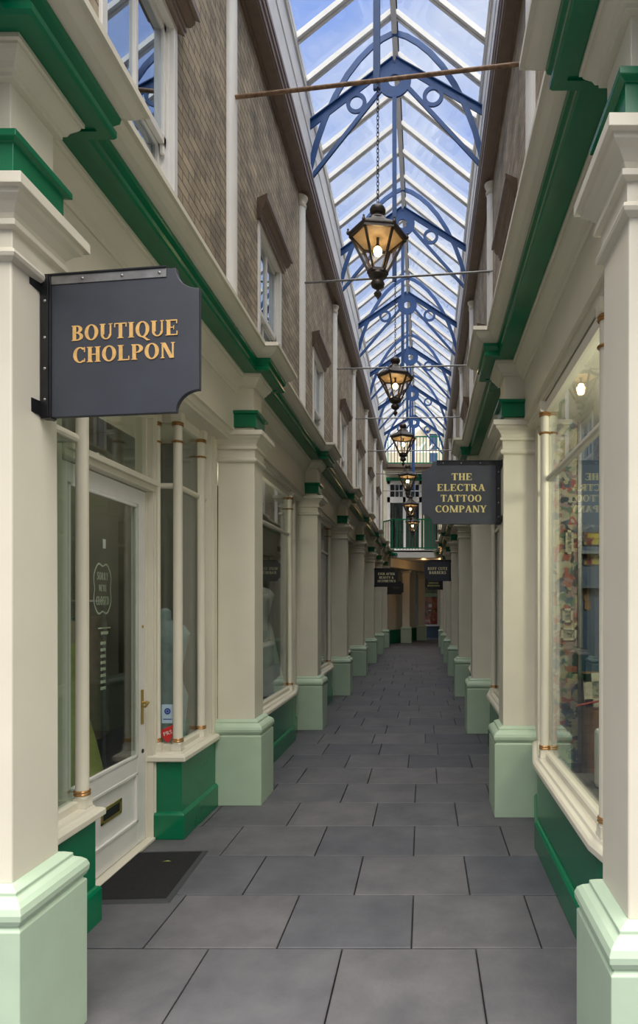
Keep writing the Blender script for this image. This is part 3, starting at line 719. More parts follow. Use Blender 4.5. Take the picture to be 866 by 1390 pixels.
# ------------------------------------------------------------------ downpipes
def pipe(side, i, y):
    x = WL if side == 'L' else WR; sg = 1 if side == 'L' else -1
    t = empty('drainpipe', (x, y, 3.66), '%s white half-round pipe on the brick wall %s, above the %s pier' % (ORD[i], SIDE[side], ORD[i]), 'pipe', 'white wall pipes %s' % SIDE[side])
    half = lambda r, z: [(x+sg*(.002+max(r*sin(pi*j/14), 0)), y-r*cos(pi*j/14), z) for j in range(15)]
    MB().loft([half(.068, 3.63), half(.068, 6.80)]).build('pipe', 'white', t, smooth=True)
    MB().loft([half(r, z) for r, z in [(.072, 6.76), (.082, 6.775), (.082, 6.80), (.074, 6.81), (.074, 6.84), (.088, 6.86), (.098, 6.885), (.098, 6.898)]]).build('pipe_collar', 'cream', t, smooth=True)
for i, p in enumerate(PL): pipe('L', i, p+.22)
for i, p in enumerate(PR): pipe('R', i, p+.20)

# ------------------------------------------------------------------ gutter, clerestory, glazed roof
YA = 1.7; YB = 25.2
ZE, ZR = 8.16, 9.06; XC = (WL+WR)/2+.0
XC = -.385; XEL, XER = -1.50, .735
for side in 'LR':
    s = 1 if side == 'L' else -1; xw = WL if side == 'L' else WR
    def pr(pts): return [(xw+s*d, z) for d, z in pts]
    trim(MB().prism(pr([(0, 6.90), (.03, 6.90), (.03, 6.935), (.135, 6.945), (.135, 6.965), (.150, 6.97), (.150, 7.03), (.165, 7.045), (.165, 7.10), (.175, 7.11), (.175, 7.16), (0, 7.18)]), 'y', YA, YB), 'brown')
    trim(MB().prism(pr([(.0, 7.17), (.165, 7.17), (.165, 7.24), (.135, 7.26), (.135, 7.62), (.145, 7.63), (.145, 7.67), (.128, 7.68), (.128, 8.02), (.150, 8.03), (.150, 8.13), (-.05, 8.2), (-.15, 8.2), (-.15, 7.17)]), 'y', YA, YB), 'white')
roof = empty('ceiling', (XC, (YA+YB)/2, ZR), None, None); struct(roof)
def rpt(side, f, dz=0.0):
    xe = XEL if side == 'L' else XER
    return (XC+(xe-XC)*f, ZR+(ZE-ZR)*f+dz)
gl = MB()
for side in 'LR':
    a = rpt(side, 0, .005); b = rpt(side, 1.03, .005)
    gl.loft([[(a[0], YA, a[1]), (b[0], YA, b[1]), (b[0], YA, b[1]-.006), (a[0], YA, a[1]-.006)], [(a[0], YB, a[1]), (b[0], YB, b[1]), (b[0], YB, b[1]-.006), (a[0], YB, a[1]-.006)]])
gl.build('roof_glass', 'roof_glass', roof)
bars = MB()
y = YA+.2
while y < YB:
    for side in 'LR':
        a = rpt(side, 0, -.035); b = rpt(side, 1.02, -.035)
        for dy in (-.030, .030):
            bars.bar((a[0], y+dy, a[1]), (b[0], y+dy, b[1]), .036, .058)
        bars.bar((a[0], y, a[1]+.008), (b[0], y, b[1]+.008), .06, .03)
    y += .610
for side in 'LR':
    b = rpt(side, 1.0, -.03); bars.bar((b[0], YA, b[1]), (b[0], YB, b[1]), .07, .08)
bars.build('glazing_bars', 'white', roof)
MB().box(XC-.035, XC+.035, YA, YB, ZR-.12, ZR+.0).build('ridge_beam', 'white', roof)
rc = MB(); 
y = YA+.2
while y < YB:
    rc.box(XC+.036, XC+.05, y+.06, y+.50, ZR-.10, ZR-.04); y += .610
rc.build('ridge_flashing', 'iron', roof)

# ------------------------------------------------------------------ blue roof trusses
def truss(i, pl, pr):
    yl, yr = pl+.26, pr+.22; hw = 1.17
    ym = (yl+yr)/2; ang = math.atan2(yr-yl, 2.40)
    t = empty('roof_truss', (XC, ym, 7.87), '%s blue iron roof truss counted from the arcade entrance' % ORD[i] if i else 'blue iron roof truss nearest the entrance, above the nearest lantern', 'roof truss', 'blue iron trusses under the glass roof', ang)
    Z = -7.87
    def sb(p0, p1, w, mb, th=.022):
        d = Vector((p1[0]-p0[0], p1[1]-p0[1])); nrm = Vector((-d.y, d.x)).normalized()*w/2
        q = [(p0[0]-nrm.x, p0[1]-nrm.y), (p1[0]-nrm.x, p1[1]-nrm.y), (p1[0]+nrm.x, p1[1]+nrm.y), (p0[0]+nrm.x, p0[1]+nrm.y)]
        mb.prism([(a, b+Z) for a, b in q], 'y', -th/2, th/2)
    m = MB()
    for s in (-1, 1):
        p0 = (0, 8.60); p1 = (s*hw, 7.83)
        sb(p0, p1, .095, m, .016)
        d = Vector((p1[0], p1[1]-p0[1])).normalized(); nn = Vector((-d.y, d.x)); nn = nn if nn.y > 0 else -nn
        sb((p0[0]+nn.x*.046, p0[1]+nn.y*.046), (p1[0]+nn.x*.046, p1[1]+nn.y*.046), .012, m, .07)
        m.prism([(0, 8.66+Z), (s*.20, 8.52+Z), (s*.16, 8.30+Z), (0, 8.25+Z)], 'y', -.007, .007) if False else None
    m.build('collar_rafter', 'blue', t, True)
    m = MB()
    for s in (-1, 1):
        pts = [(0, 8.965), (.16, 8.90), (.31, 8.80), (.46, 8.665), (.62, 8.475), (.78, 8.22), (.92, 7.93), (1.03, 7.63), (1.11, 7.33), (1.14, 7.18)]
        k = .036; inn = []; out = []
        for j, p in enumerate(pts):
            a = pts[max(j-1, 0)]; b = pts[min(j+1, len(pts)-1)]; d = Vector((b[0]-a[0], b[1]-a[1])).normalized(); nr = Vector((-d.y, d.x))
            if j == 0: nr = Vector((0, 1))
            out.append((s*(p[0]+nr.x*k), p[1]+nr.y*k+Z)); inn.append((s*(p[0]-nr.x*k), p[1]-nr.y*k+Z))
        for j in range(len(pts)-1):
            m.prism([out[j], out[j+1], inn[j+1], inn[j]], 'y', -.011, .011)
    m.build('arch', 'blue', t, True)
    m = MB()
    m.annulus(0, 8.345+Z, .215, .078, -.014, .014, 36)
    for s in (-1, 1): m.prism([(s*.02, 8.65+Z), (s*.235, 8.50+Z), (s*.20, 8.40+Z), (s*.09, 8.45+Z), (s*.02, 8.50+Z)], 'y', -.012, .012)
    m.build('centre_ring', 'blue', t, True)
    for s in (-1, 1):
        MB().annulus(s*.50, 8.10+Z, .135, .085, -.012, .012, 30).build('spandrel_ring', 'blue', t, True)
        m = MB(); sb((s*.17, 8.25), (s*1.10, 7.18), .05, m, .03); m.build('strut', 'blue', t, True)
    MB().box(-.027, .027, -.014, .014, 5.76+Z, 8.14+Z).build('king_rod', 'blue', t, True)
    return t
for i in range(7): truss(i, PL[i+0]+ (0 if i else 0), PR[i+0]) if False else None
TY = [(PL[i], PR[i]) for i in range(1, 8)]
for i, (a, b) in enumerate(TY): truss(i, a, b)

# ------------------------------------------------------------------ tie rods
def rod(i, a, b):
    p0 = Vector((WL, a+.21, 5.78)); p1 = Vector((WR, b+.14, 5.78)); mid = (p0+p1)/2
    tag_ = MB().tube([p0, mid, p1], .0165 if i == 0 else .014, 10)
    o = tag_.build('tie_rod', 'rust' if i == 0 else 'steel', None, smooth=True)
    tag(o, ('rusty tie rod across the arcade above the nearest lantern' if i == 0 else 'grey tie rod across the arcade above the %s lantern from the entrance' % ORD[i]), 'tie rod', 'iron rods across the arcade')
for i, (a, b) in enumerate(TY): rod(i, a, b)

# ------------------------------------------------------------------ lanterns
def make_lantern():
    t = empty('hanging_lantern', (0, 0, 0), 'x', 'lantern', 'lanterns hanging down the centre')
    # local z = 0 at the finial tip, rim at .54, ball at .73
    H6 = lambda r, z: [(r*cos(pi/6+pi/3*j+.12), r*sin(pi/6+pi/3*j+.12), z) for j in range(6)]
    MB().loft([H6(.232, .515), H6(.240, .520), H6(.240, .535), H6(.225, .545), H6(.20, .562), H6(.165, .585), H6(.125, .610), H6(.10, .635), H6(.085, .655)]).build('roof_cap', 'lantern', t, True, bevel=.003)
    MB().lathe([(.085, .65), (.078, .662), (.060, .672), (.046, .685), (.040, .70), (.052, .706), (.062, .722), (.064, .742), (.055, .762), (.036, .776), (.018, .784), (.010, .80), (.005, .81)], 0, 0, 24).build('vent_ball', 'lantern', t, True, smooth=True)
    cage = MB(); r1, z1, r0, z0 = .222, .520, .072, .225
    for j in range(6):
        a = pi/6+pi/3*j+.12
        cage.bar((r1*cos(a), r1*sin(a), z1), (r0*cos(a), r0*sin(a), z0), .017, .017)
        cage.lathe([(.008, .52), (.014, .532), (.010, .548), (.006, .556), (.009, .564), (.001, .574)], .236*cos(a), .236*sin(a), 8)
    for r, z, h in ((.222, .505, .02), (.078, .222, .022)):
        rr = [H6(r+.008, z-h/2), H6(r+.008, z+h/2), H6(r-.012, z+h/2), H6(r-.012, z-h/2), H6(r+.008, z-h/2)]
        cage.loft(rr, cap=False)
    cage.build('cage', 'lantern', t, True)
    g_ = MB(); g_.loft([H6(.212, .515), H6(.066, .228)], cap=False); g_.build('glass_panes', 'lantern_glass', t, True)
    MB().loft([H6(.205, .512), H6(.198, .506), H6(.10, .50), H6(.04, .515)]).build('reflector', 'shade', t, True)
    MB().lathe([(.070, .222), (.075, .212), (.075, .195), (.060, .180), (.040, .172), (.034, .162), (.048, .150), (.056, .130), (.050, .108), (.032, .095), (.014, .088), (.012, .072), (.026, .060), (.032, .048), (.024, .032), (.010, .015), (.003, 0)][::-1], 0, 0, 22).build('finial', 'lantern', t, True, smooth=True)
    MB().lathe([(.004, .36), (.022, .368), (.031, .383), (.034, .40), (.031, .417), (.020, .432), (.004, .438)], 0, 0, 16).build('bulb', 'bulb', t, True, smooth=True)
    MB().lathe([(.016, .434), (.018, .45), (.012, .46), (.012, .51)], 0, 0, 14).build('bulb_holder', 'lantern', t, True, smooth=True)
    return t
def chain(parent, L):
    mb = MB(); z = .805; k = 0
    while z < L:
        n = 10; R = .018; vs = []
        pts = [(cos(2*pi*j/n)*.010, sin(2*pi*j/n)*.021) for j in range(n+1)]
        mb.tube([((a, 0, z+.018+b) if k % 2 == 0 else (0, a, z+.018+b)) for a, b in pts], .0034, 5)
        z += .034; k += 1
    return mb.build('chain', 'iron', parent, True, smooth=True)
lan0 = make_lantern()
LAN = [(5.10, 4.01, 'nearest and largest'), (8.17, 3.96, 'second'), (11.2, 4.03, 'third'), (14.5, 3.96, 'fourth'), (18.0, 4.0, 'fifth'), (21.2, 3.96, 'sixth and farthest')]
LAN = []
def lan_at(px, ytop, ybot, Y):       # centre from the ray, hung at depth Y
    z1 = 1.6+(820-ybot)*Y/FPX
    return z1
spec = [(-.372, 5.094, 4.03), (-.372, 8.159, 4.00), (-.375, 11.255, 4.03), (-.375, 14.325, 3.97), (-.378, 17.375, 3.80), (-.378, 20.455, 3.72)]
words_ = ['nearest and largest', 'second nearest', 'third nearest', 'fourth nearest', 'fifth nearest', 'farthest and smallest']
for i, (x_, y_, z_) in enumerate(spec):
    o = lan0 if i == 0 else copy_tree(lan0)
    o.location = (x_, y_, z_); o.rotation_euler.z = -.52+i*.13
    o.scale = (1, 1, .965)
    tag(o, '%s lit hexagonal lantern hanging on a chain from a tie rod' % words_[i], 'lantern', 'lanterns hanging down the centre')
for i, (x_, y_, z_) in enumerate(spec):
    root = [o for o in sc.objects if o.name.startswith('hanging_lantern') and abs(o.location.y-y_) < .01][0]
    chain(root, (5.765-z_)/.965-.02)
    ld = bpy.data.lights.new('lantern_light', 'POINT'); ld.energy = 1.3; ld.color = (1, .68, .34); ld.shadow_soft_size = .06
    lo = bpy.data.objects.new('lantern_light', ld); COL.objects.link(lo); lo.location = (x_, y_, z_+.335)

# ------------------------------------------------------------------ hanging signs
def sign_board(w, h, n, left):
    """outline in x (0 at the pier, out to w), z centred; concave notched outer corners"""
    pts = [(0, -h/2)]; k = 8; nx, nz = n
    cb = [(w-nx, -h/2)]
    for j in range(k+1):
        a = pi/2*j/k; pts.append((w-nx*cos(a)*1.0, -h/2+nz*sin(a)) if False else (w-nx+nx*sin(a)*1.0 if False else w-nx*cos(a), -h/2+nz*sin(a)))
    for j in range(k+1):
        a = pi/2*(1-j/k); pts.append((w-nx*cos(a), h/2-nz*sin(a)))
    pts.append((0, h/2))
    return pts
def concave(w, h, nx, nz):
    k = 8; pts = [(0, -h/2)]
    # quarter circle whose centre is the missing corner
    for j in range(k+1):
        a = pi/2*j/k; pts.append((w-nx*cos(a), -h/2+nz*sin(a)))
    for j in range(k+1):
        a = pi/2*(1-j/k); pts.append((w-nx*cos(a), h/2-nz*sin(a)))
    pts.append((0, h/2)); return pts
def sign(name_label, side, Y, zc, lines, board='sign', letters='gold_letter', w=.60, h=.50, rz=0.0, x0=None):
    s = 1 if side == 'L' else -1
    xs = (UL-.07 if side == 'L' else UR+.07) if x0 is None else x0
    t = empty('hanging_sign', (xs, Y, zc), name_label, 'sign', 'sign boards projecting from the piers', rz)
    pts = [(s*(a+.018), b) for a, b in concave(w, h, .085, .075)]
    MB().prism(pts, 'y', -.010, .010).build('board', board, t, True, bevel=.0015)
    br = MB()
    def bx(mb, a, b, y0, y1, z0, z1): return mb.box(min(s*a, s*b), max(s*a, s*b), y0, y1, z0, z1)
    bx(br, .002, .040, -.016, .016, -h/2-.004, h/2+.004)
    bx(br, .002, .032, -.020, -.015, -h/2, h/2)
    bx(br, .0, w-.10, -.018, .018, h/2+.001, h/2+.007)
    for zz in (h/2-.03, -h/2+.03): bx(br, -.004, .006, -.10, .055, zz-.025, zz+.025)
    bro = br.build('bracket', 'iron', t, True, bevel=.001)
    mt = MB(); bx(mt, .04, w-.10, -.013, -.0102, h/2-.030, h/2+.001); mt.build('top_strap', 'steel' if side == 'L' and Y < 4 else 'iron', t, True)
    sc_ = MB()
    for (xx, zz) in [(.02, .16), (.02, .03), (.02, -.08), (.02, -.19), (.16, h/2-.015), (.31, h/2-.015), (.45, h/2-.015)]:
        sc_.add([(s*xx+.006*cos(a*pi/4), -.021 if xx < .1 else -.014, zz+.006*sin(a*pi/4)) for a in range(8)]+[(s*xx, -.025 if xx < .1 else -.018, zz)], [(a, (a+1) % 8, 8) for a in range(8)]+[tuple(range(8))])
    sc_.build('screw_heads', 'steel', t, True)
    for (txt, cap, zz, wd, cx) in lines:
        tx = MB(); put_text(tx, txt, cap, cx, zz, -.0102, wd); tx.build('lettering', letters, t, True)
    return t
sign('large slate grey hanging sign with two gold lines, first pier on the doormat side', 'L', 2.285, 2.515,
     [('BOUTIQUE', .054, .043, .402, .318), ('CHOLPON', .054, -.035, .385, .315)], w=.575, rz=-.13)
sign('slate grey hanging sign with four pale gold lines, facing side', 'R', 4.99, 2.47,
     [('THE', .053, .124, .16, -.305), ('ELECTRA', .053, .040, .375, -.310), ('TATTOO', .053, -.044, .320, -.310), ('COMPANY', .053, -.127, .400, -.312)], letters='yellow_letter', w=.60, h=.49)
sign('black hanging sign with three gold lines on the sixth doormat-side pier', 'L', 17.42, 2.32,
     [('EVER AFTER', .062, .105, .46, .33), ('BEAUTY &', .062, .005, .40, .33), ('AESTHETICS', .062, -.090, .50, .33)], board='sign_black', letters='cream_letter', w=.62, h=.50)
fs = sign('small black hanging sign with unreadable lines beyond the three-line sign', 'L', 23.45, 2.20, [], board='sign_black', w=.58, h=.48)
fl = MB(); fl.box(.18, .46, -.012, -.0102, .005, .030).box(.22, .42, -.012, -.0102, -.045, -.022); fl.build('lettering', 'faint_letter', fs, True)
sign('dark hanging sign with two cream lines on fifth pier facing the doormat side', 'R', 14.3, 2.35,
     [('RUFF CUTZ', .062, .045, .44, -.30), ('BARBERS', .062, -.045, .38, -.30)], board='sign', letters='cream_letter', w=.58, h=.47)
f2 = sign('farthest dark hanging sign with two dull olive lines, facing the doormat side', 'R', 20.5, 2.30, [], board='sign_black', w=.56, h=.48)
fl = MB()
for i in range(6): fl.box(-.46+i*.055, -.42+i*.055, -.012, -.0102, -.045, .0)
for i in range(7): fl.box(-.50+i*.058, -.457+i*.058, -.012, -.0102, -.135, -.085)
fl.build('lettering', 'olive_letter', f2, True)

# ------------------------------------------------------------------ doormat
mt = empty('doormat', (-1.625, 3.76, 0), 'black rubber doormat with raised edge on the flagstones before the white door', 'doormat', None, .05)
MB().box(-.215, .215, -.325, .325, .002, .012).build('pile', 'mat_black', mt, True)
e_ = MB(); q = [(-.245, -.36), (.245, -.36), (.245, .36), (-.245, .36)]; qi = [(a*.875, b*.905) for a, b in q]
rg = []
for (a, b), (c, d) in zip(q+[q[0]], qi+[qi[0]]): rg.append([(a, b, 0.001), (a+(c-a)*.3, b+(d-b)*.3, .008), (c, d, .011), (c, d, .001)])
e_.loft(rg, cap=False).build('edge', 'mat_edge', mt, True)
lv = MB().add([(-1.62, 3.93, .0135), (-1.585, 3.945, .015), (-1.56, 3.935, .0135), (-1.59, 3.925, .018)], [(0, 1, 3), (1, 2, 3), (0, 3, 2), (0, 2, 1)])
tag(lv.build('fallen_leaf', 'lime'), 'tiny dry yellow leaf lying on the black doormat', 'leaf', kind='thing')

# ------------------------------------------------------------------ things inside the shops
def loop(cx, cy, rx, ry, z, n=18, wob=0.0, k=6): return [(cx+(rx+wob*cos(k*2*pi*j/n))*cos(2*pi*j/n), cy+(ry+wob*cos(k*2*pi*j/n))*sin(2*pi*j/n), z) for j in range(n)]
def mannequin(x, y, z, dress, label, floor_len=True, topmat=None, H=1.0, W=1.0):
    t = empty('dressed_mannequin', (x, y, z), label, 'mannequin', None, random.uniform(-.3, .3))
    N = 40
    sk = [(.36, .04), (.345, .10), (.30, .35), (.24, .65), (.17, .90), (.115, 1.05), (.125, 1.12), (.155, 1.25), (.165, 1.32)] if floor_len else [(.26, .45), (.22, .75), (.16, .98), (.12, 1.08), (.13, 1.14), (.16, 1.28), (.165, 1.34)]
    MB().loft([loop(0, 0, r*(W if r > .17 else 1), r*.72*(W if r > .17 else 1), zz*H, N, .022*max(0, 1-zz), 8) for r, zz in sk]).build('dress', dress, t, True, smooth=True)
    b = MB().loft([loop(0, 0, .165, .105, 1.30*H, 24), loop(0, 0, .19, .10, 1.38*H, 24), loop(0, 0, .14, .08, 1.45*H, 24), loop(0, 0, .05, .05, 1.49*H, 24), loop(0, 0, .045, .045, 1.56*H, 24), loop(0, 0, .02, .02, 1.58*H, 24)])
    b.build('bust', topmat or 'skin', t, True, smooth=True)
    MB().lathe([(.16, 0), (.16, .02), (.02, .035), (.015, .5)], 0, 0, 18).build('stand', 'iron', t, True, smooth=True)
    return t
# left shop one, behind the white door
mannequin(-2.45, 4.25, .02, 'lime', 'mannequin in a yellow-green dress seen through the white door glass', H=1.0)
mannequin(-1.97, 4.84, .02, 'bluegrey', 'mannequin in a blue-grey wool wrap behind the stickered glass', topmat='bluegrey', H=.98, W=.58)
cl = empty('clothes_rail', (-3.3, 5.0, .02), 'clothes rail at the back of the shop behind the white door', 'clothes rail')
MB().tube([(-3.9, 4.98, 1.62), (-2.5, 4.98, 1.62)], .014).build('rail_bar', 'steel', cl)
for xx in (-3.9, -2.5): MB().tube([(xx, 4.98, .02), (xx, 4.98, 1.62)], .014).build('post', 'steel', cl)
gm = ['tan', 'teal', 'grey_fabric', 'teal', 'tan', 'lime', 'teal', 'tan']
gn = ['tan', 'teal', 'grey', 'teal', 'tan', 'yellow-green', 'teal', 'tan']
for i, m in enumerate(gm):
    xx = -3.75+i*.165
    g_ = MB().loft([loop(xx, 4.98, .03, .20, 1.50, 16), loop(xx, 4.98, .05, .22, 1.42, 16), loop(xx, 4.98, .05, .17, 1.1, 16, .008), loop(xx, 4.98, .065, .24, .55, 16, .012)])
    o = g_.build('hanging_garment', m, None, smooth=True)
    tag(o, '%s garment, %s along the rail behind the white door' % (gn[i], ORD[i]), 'garment', 'garments on the clothes rail')
def stool(x, y, lab, m='grey_fabric'):
    t = empty('chair', (x, y, .02), lab, 'chair', None, .5)
    MB().loft([loop(0, 0, .22, .22, .40, 20), loop(0, 0, .24, .24, .44, 20), loop(0, 0, .22, .22, .48, 20)]).build('seat', m, t, True, smooth=True)
    for a in range(4):
        c_, s_ = cos(pi/4+a*pi/2), sin(pi/4+a*pi/2)
        MB().tube([(c_*.15, s_*.15, .42), (c_*.19, s_*.19, .2), (c_*.22, s_*.22, 0)], [.022, .016, .012]).build('leg', m, t, True, smooth=True)
    bk = []
    for z, r in ((.46, .20), (.70, .23), (.90, .20)): bk.append([(r*cos(a), r*sin(a), z) for a in [pi*.15+pi*.7*j/8 for j in range(9)]]+[((r-.04)*cos(a), (r-.04)*sin(a), z) for a in [pi*.15+pi*.7*(8-j)/8 for j in range(9)]])
    MB().loft(bk).build('backrest', m, t, True, smooth=True)
stool(-3.1, 3.6, 'small grey upholstered chair inside the white door')
tt = empty('side_table', (-2.02, 4.0, .02), 'low round glass side table inside the white door', 'table')
tt.location = (-2.35, 4.02, .02)
tt.location = (-2.32, 3.55, .02)
MB().lathe([(.20, .40), (.205, .41), (.20, .42)], 0, 0, 24).build('table_top', 'steel', tt, True, smooth=True)
MB().lathe([(.13, 0), (.13, .015), (.015, .03), (.015, .40)], 0, 0, 16).build('leg', 'brass', tt, True, smooth=True)
def tube_lamp(x, y, z, lx, ly, m, lab):
    t = empty('strip_light', (x, y, z), lab, 'ceiling light')
    MB().box(x-lx/2, x+lx/2, y-ly/2, y+ly/2, z, z+.04).build('lamp_body', 'white', t)
    MB().box(x-lx/2+.02, x+lx/2-.02, y-ly/2+.01, y+ly/2-.01, z-.025, z).build('tube', m, t)
tube_lamp(-2.9, 6.6-1.75, 2.70, .9, .10, 'tube_lamp', 'lit greenish strip light in the shop behind the white door')
tube_lamp(-3.3, 4.6, 2.15, .5, .08, 'yellow_tube', 'small yellow lit strip above the clothes rail')
# left shop two: gowns
mannequin(-1.93, 7.40, .52, 'gown', 'mannequin in a pale ivory gown in the second bay window', topmat='gown', H=.86, W=.86)
mannequin(-2.60, 7.30, .52, 'gown', 'second paler gown standing behind the ivory gown in the window', H=.86, W=.8)
pf = MB().box(-3.0, -1.66, 6.1, 7.72, .02, .52).build('display_platform', 'interior'); tag(pf, 'low display platform under the ivory gowns in the bay window', 'platform')
# right shop: collage, framed pictures, drawers, heater
pf = MB().box(.86, 1.6, 2.80, 4.15, .02, .50).build('display_platform', 'interior'); tag(pf, 'window display platform behind the picture-filled bay window', 'platform')
ra = MB().box(.835, .88, 2.80, 4.12, .50, .585).build('window_rail', 'red'); tag(ra, 'red painted rail along the foot of the picture-filled window', 'rail')
YC = 4.62
cs = MB().box(.935, 1.125, YC, YC+.02, .45, 2.96).build('collage_panel', 'flash'); tag(cs, 'tall panel collaged with colourful drawings at the end of the bay window', 'panel')
MB().box(1.11, 1.135, YC-.012, YC+.03, .45, 2.96).build('panel_edge', 'steel', cs)
def picture(px0, px1, py0, py1, Y, lab, m, frame='paper', fw=.016, tilt=0, group=None):
    x0, x1 = (px0-576)*Y/FPX, (px1-576)*Y/FPX; z1, z0 = 1.6+(820-py0)*Y/FPX, 1.6+(820-py1)*Y/FPX
    cx, cz = (x0+x1)/2, (z0+z1)/2; w, h = x1-x0, z1-z0
    t = empty('framed_picture', (cx, Y, cz), lab, 'picture', group); t.rotation_euler = (0, tilt, 0)
    f = MB().box(-w/2, w/2, -.012, 0, -h/2, -h/2+fw).box(-w/2, w/2, -.012, 0, h/2-fw, h/2).box(-w/2, -w/2+fw, -.012, 0, -h/2, h/2).box(w/2-fw, w/2, -.012, 0, -h/2, h/2)
    f.build('picture_frame', frame, t, True)
    MB().box(-w/2+fw*.9, w/2-fw*.9, -.007, -.001, -h/2+fw*.9, h/2-fw*.9).build('picture', m, t, True)
GP = 'pictures hung in the picture-filled bay window'
picture(767, 778, 720, 752, YC-.002, 'tall narrow framed drawing on the collaged panel', 'flash_small', group=GP)
picture(763, 777, 826, 845, YC-.002, 'small square framed drawing on the collaged panel, above the landscape one', 'flash_small', group=GP)
picture(761, 782, 852, 869, YC-.002, 'small landscape framed drawing low on the collaged panel', 'flash_small', group=GP)
picture(791, 826, 722, 741, 4.90, 'upper yellow print on the blue wall of the picture-filled shop', 'poster_yellow', 'black', .01, group=GP)
picture(791, 826, 748, 768, 4.90, 'lower yellow print on the blue wall of the picture-filled shop', 'poster_yellow', 'black', .01, group=GP)
picture(792, 799, 799, 816, 4.90, 'upper small tan picture on the blue wall', 'tan', 'wood', .008, group=GP)
picture(793, 801, 816, 828, 4.90, 'lower small tan picture on the blue wall', 'tan', 'wood', .008, group=GP)
picture(792, 830, 913, 959, 4.25, 'large pale framed picture leaning over the wooden drawers', 'flash_small', 'paper', .055, tilt=-.08, group=GP)
# those on the blue wall sit on the partition face
for o in sc.objects:
    if o.name.startswith('framed_picture') and abs(o.location.y-4.90) < .01:
        f_ = (PR[1]+.158)/4.90; o.location = (o.location.x*f_+0, PR[1]+.158, 1.6+(o.location.z-1.6)*f_)
sh = MB()
for z in (1.72, 1.98): sh.box(1.14, 2.2, 4.80, 4.935, z, z+.02)
tag(sh.build('wall_shelves', 'blue_grey_panel'), 'dark blue shelves on the blue wall of the picture-filled shop', 'shelf')
dr = empty('drawer_chest', (1.35, 4.45, .02), 'warm wooden chest of drawers inside the picture-filled shop', 'chest of drawers')
MB().box(1.145, 1.75, 4.42, 4.75, .02, 1.10).build('body', 'wood', dr, bevel=.004)
for k in range(5): 
    d_ = MB().box(1.16, 1.735, 4.405, 4.42, .08+k*.2, .26+k*.2).build('drawer', 'wood', dr, bevel=.003)
    MB().lathe([(.001, 0), (.012, .006), (.012, .016), (.001, .022)], 0, 0, 12).build('knob', 'brass', d_, True).matrix_local = Matrix.Translation(Vector((1.45, 4.405, .17+k*.2))-dr.location) @ Matrix.Rotation(pi/2, 4, 'X')
rs = empty('red_stand', (1.24, 4.2, .5), 'thin red metal stand before the wooden drawers', 'stand')
MB().tube([(1.24, 4.2, .50), (1.24, 4.2, 1.02)], .008).build('pole', 'red', rs); MB().tube([(1.0, 4.2, .93), (1.24, 4.2, .98), (1.45, 4.2, .98)], .007).build('arm', 'red', rs)
MB().lathe([(.03, .50), (.03, .66), (.012, .67)], 1.24, 4.2, 14).build('foot', 'black', rs)
ht = empty('heater', (1.12, 3.62, .5), 'white rounded panel heater standing in the picture-filled window', 'heater')
MB().box(1.02, 1.30, 3.78, 3.86, .50, .86).build('body', 'white', ht, bevel=.03)
for k in range(5): MB().box(1.05+k*.05, 1.075+k*.05, 3.772, 3.78, .55, .82).build('fin', 'white', ht)

def room_fill(x, y, z, e_, c=(1, .9, .72), r=.25):  # bare unseen point light, added to brighten a shop interior
    ld = bpy.data.lights.new('shop_light', 'POINT'); ld.energy = e_; ld.color = c; ld.shadow_soft_size = r
    lo = bpy.data.objects.new('shop_light', ld); COL.objects.link(lo); lo.location = (x, y, z)
tube_lamp(2.3, 3.5, 2.80, .9, .12, 'tube_lamp', 'lit strip light on the ceiling of the picture-filled shop')  # strip added so the inside of this shop shows through the glass
room_fill(1.75, 3.2, 2.45, 55); room_fill(-2.9, 4.3, 2.5, 9); room_fill(-2.2, 6.4, 2.5, 12)
# ------------------------------------------------------------------ far end of the arcade
# two more piers turning the corner, entablature above them
pier('L', 8, 26.1, 'cream pier on pale green plinth at the far bend, nearer of two', x=-.53)
pier('L', 9, 28.0, 'cream pier on pale green plinth at the far bend, beside the red window', x=.10)
far = MB().box(-1.35, -.62, 25.6, 26.7, 0, 3.3)
fw = MB()
def seg(mb, p, q, th, z0, z1): mb.bar((p[0], p[1], (z0+z1)/2), (q[0], q[1], (z0+z1)/2), th, z1-z0)
seg(fw, (-2.05, 24.3), (-.45, 28.6), .12, .55, 3.6); struct(fw.build('wall_far_bend', 'cream'))
fw = MB(); seg(fw, (-1.98, 24.28), (-.37, 28.55), .16, 0, .55); struct(fw.build('wall_far_bend_base', 'green'))
fw = MB(); seg(fw, (-1.45, 24.1), (.15, 28.4), .40, 3.0, 3.42); trim(fw, 'cream')
fw = MB(); seg(fw, (-1.30, 24.0), (.30, 28.35), .50, 3.42, 3.52); trim(fw, 'green')
fc = MB().box(-2.0, 6, 24.05, 33, 3.56, 3.62); struct(fc.build('ceiling_far_passage', 'cream'))
struct(MB().box(5.0, 5.1, 23, 33, 0, 3.6).build('wall_far_right', 'cream'))
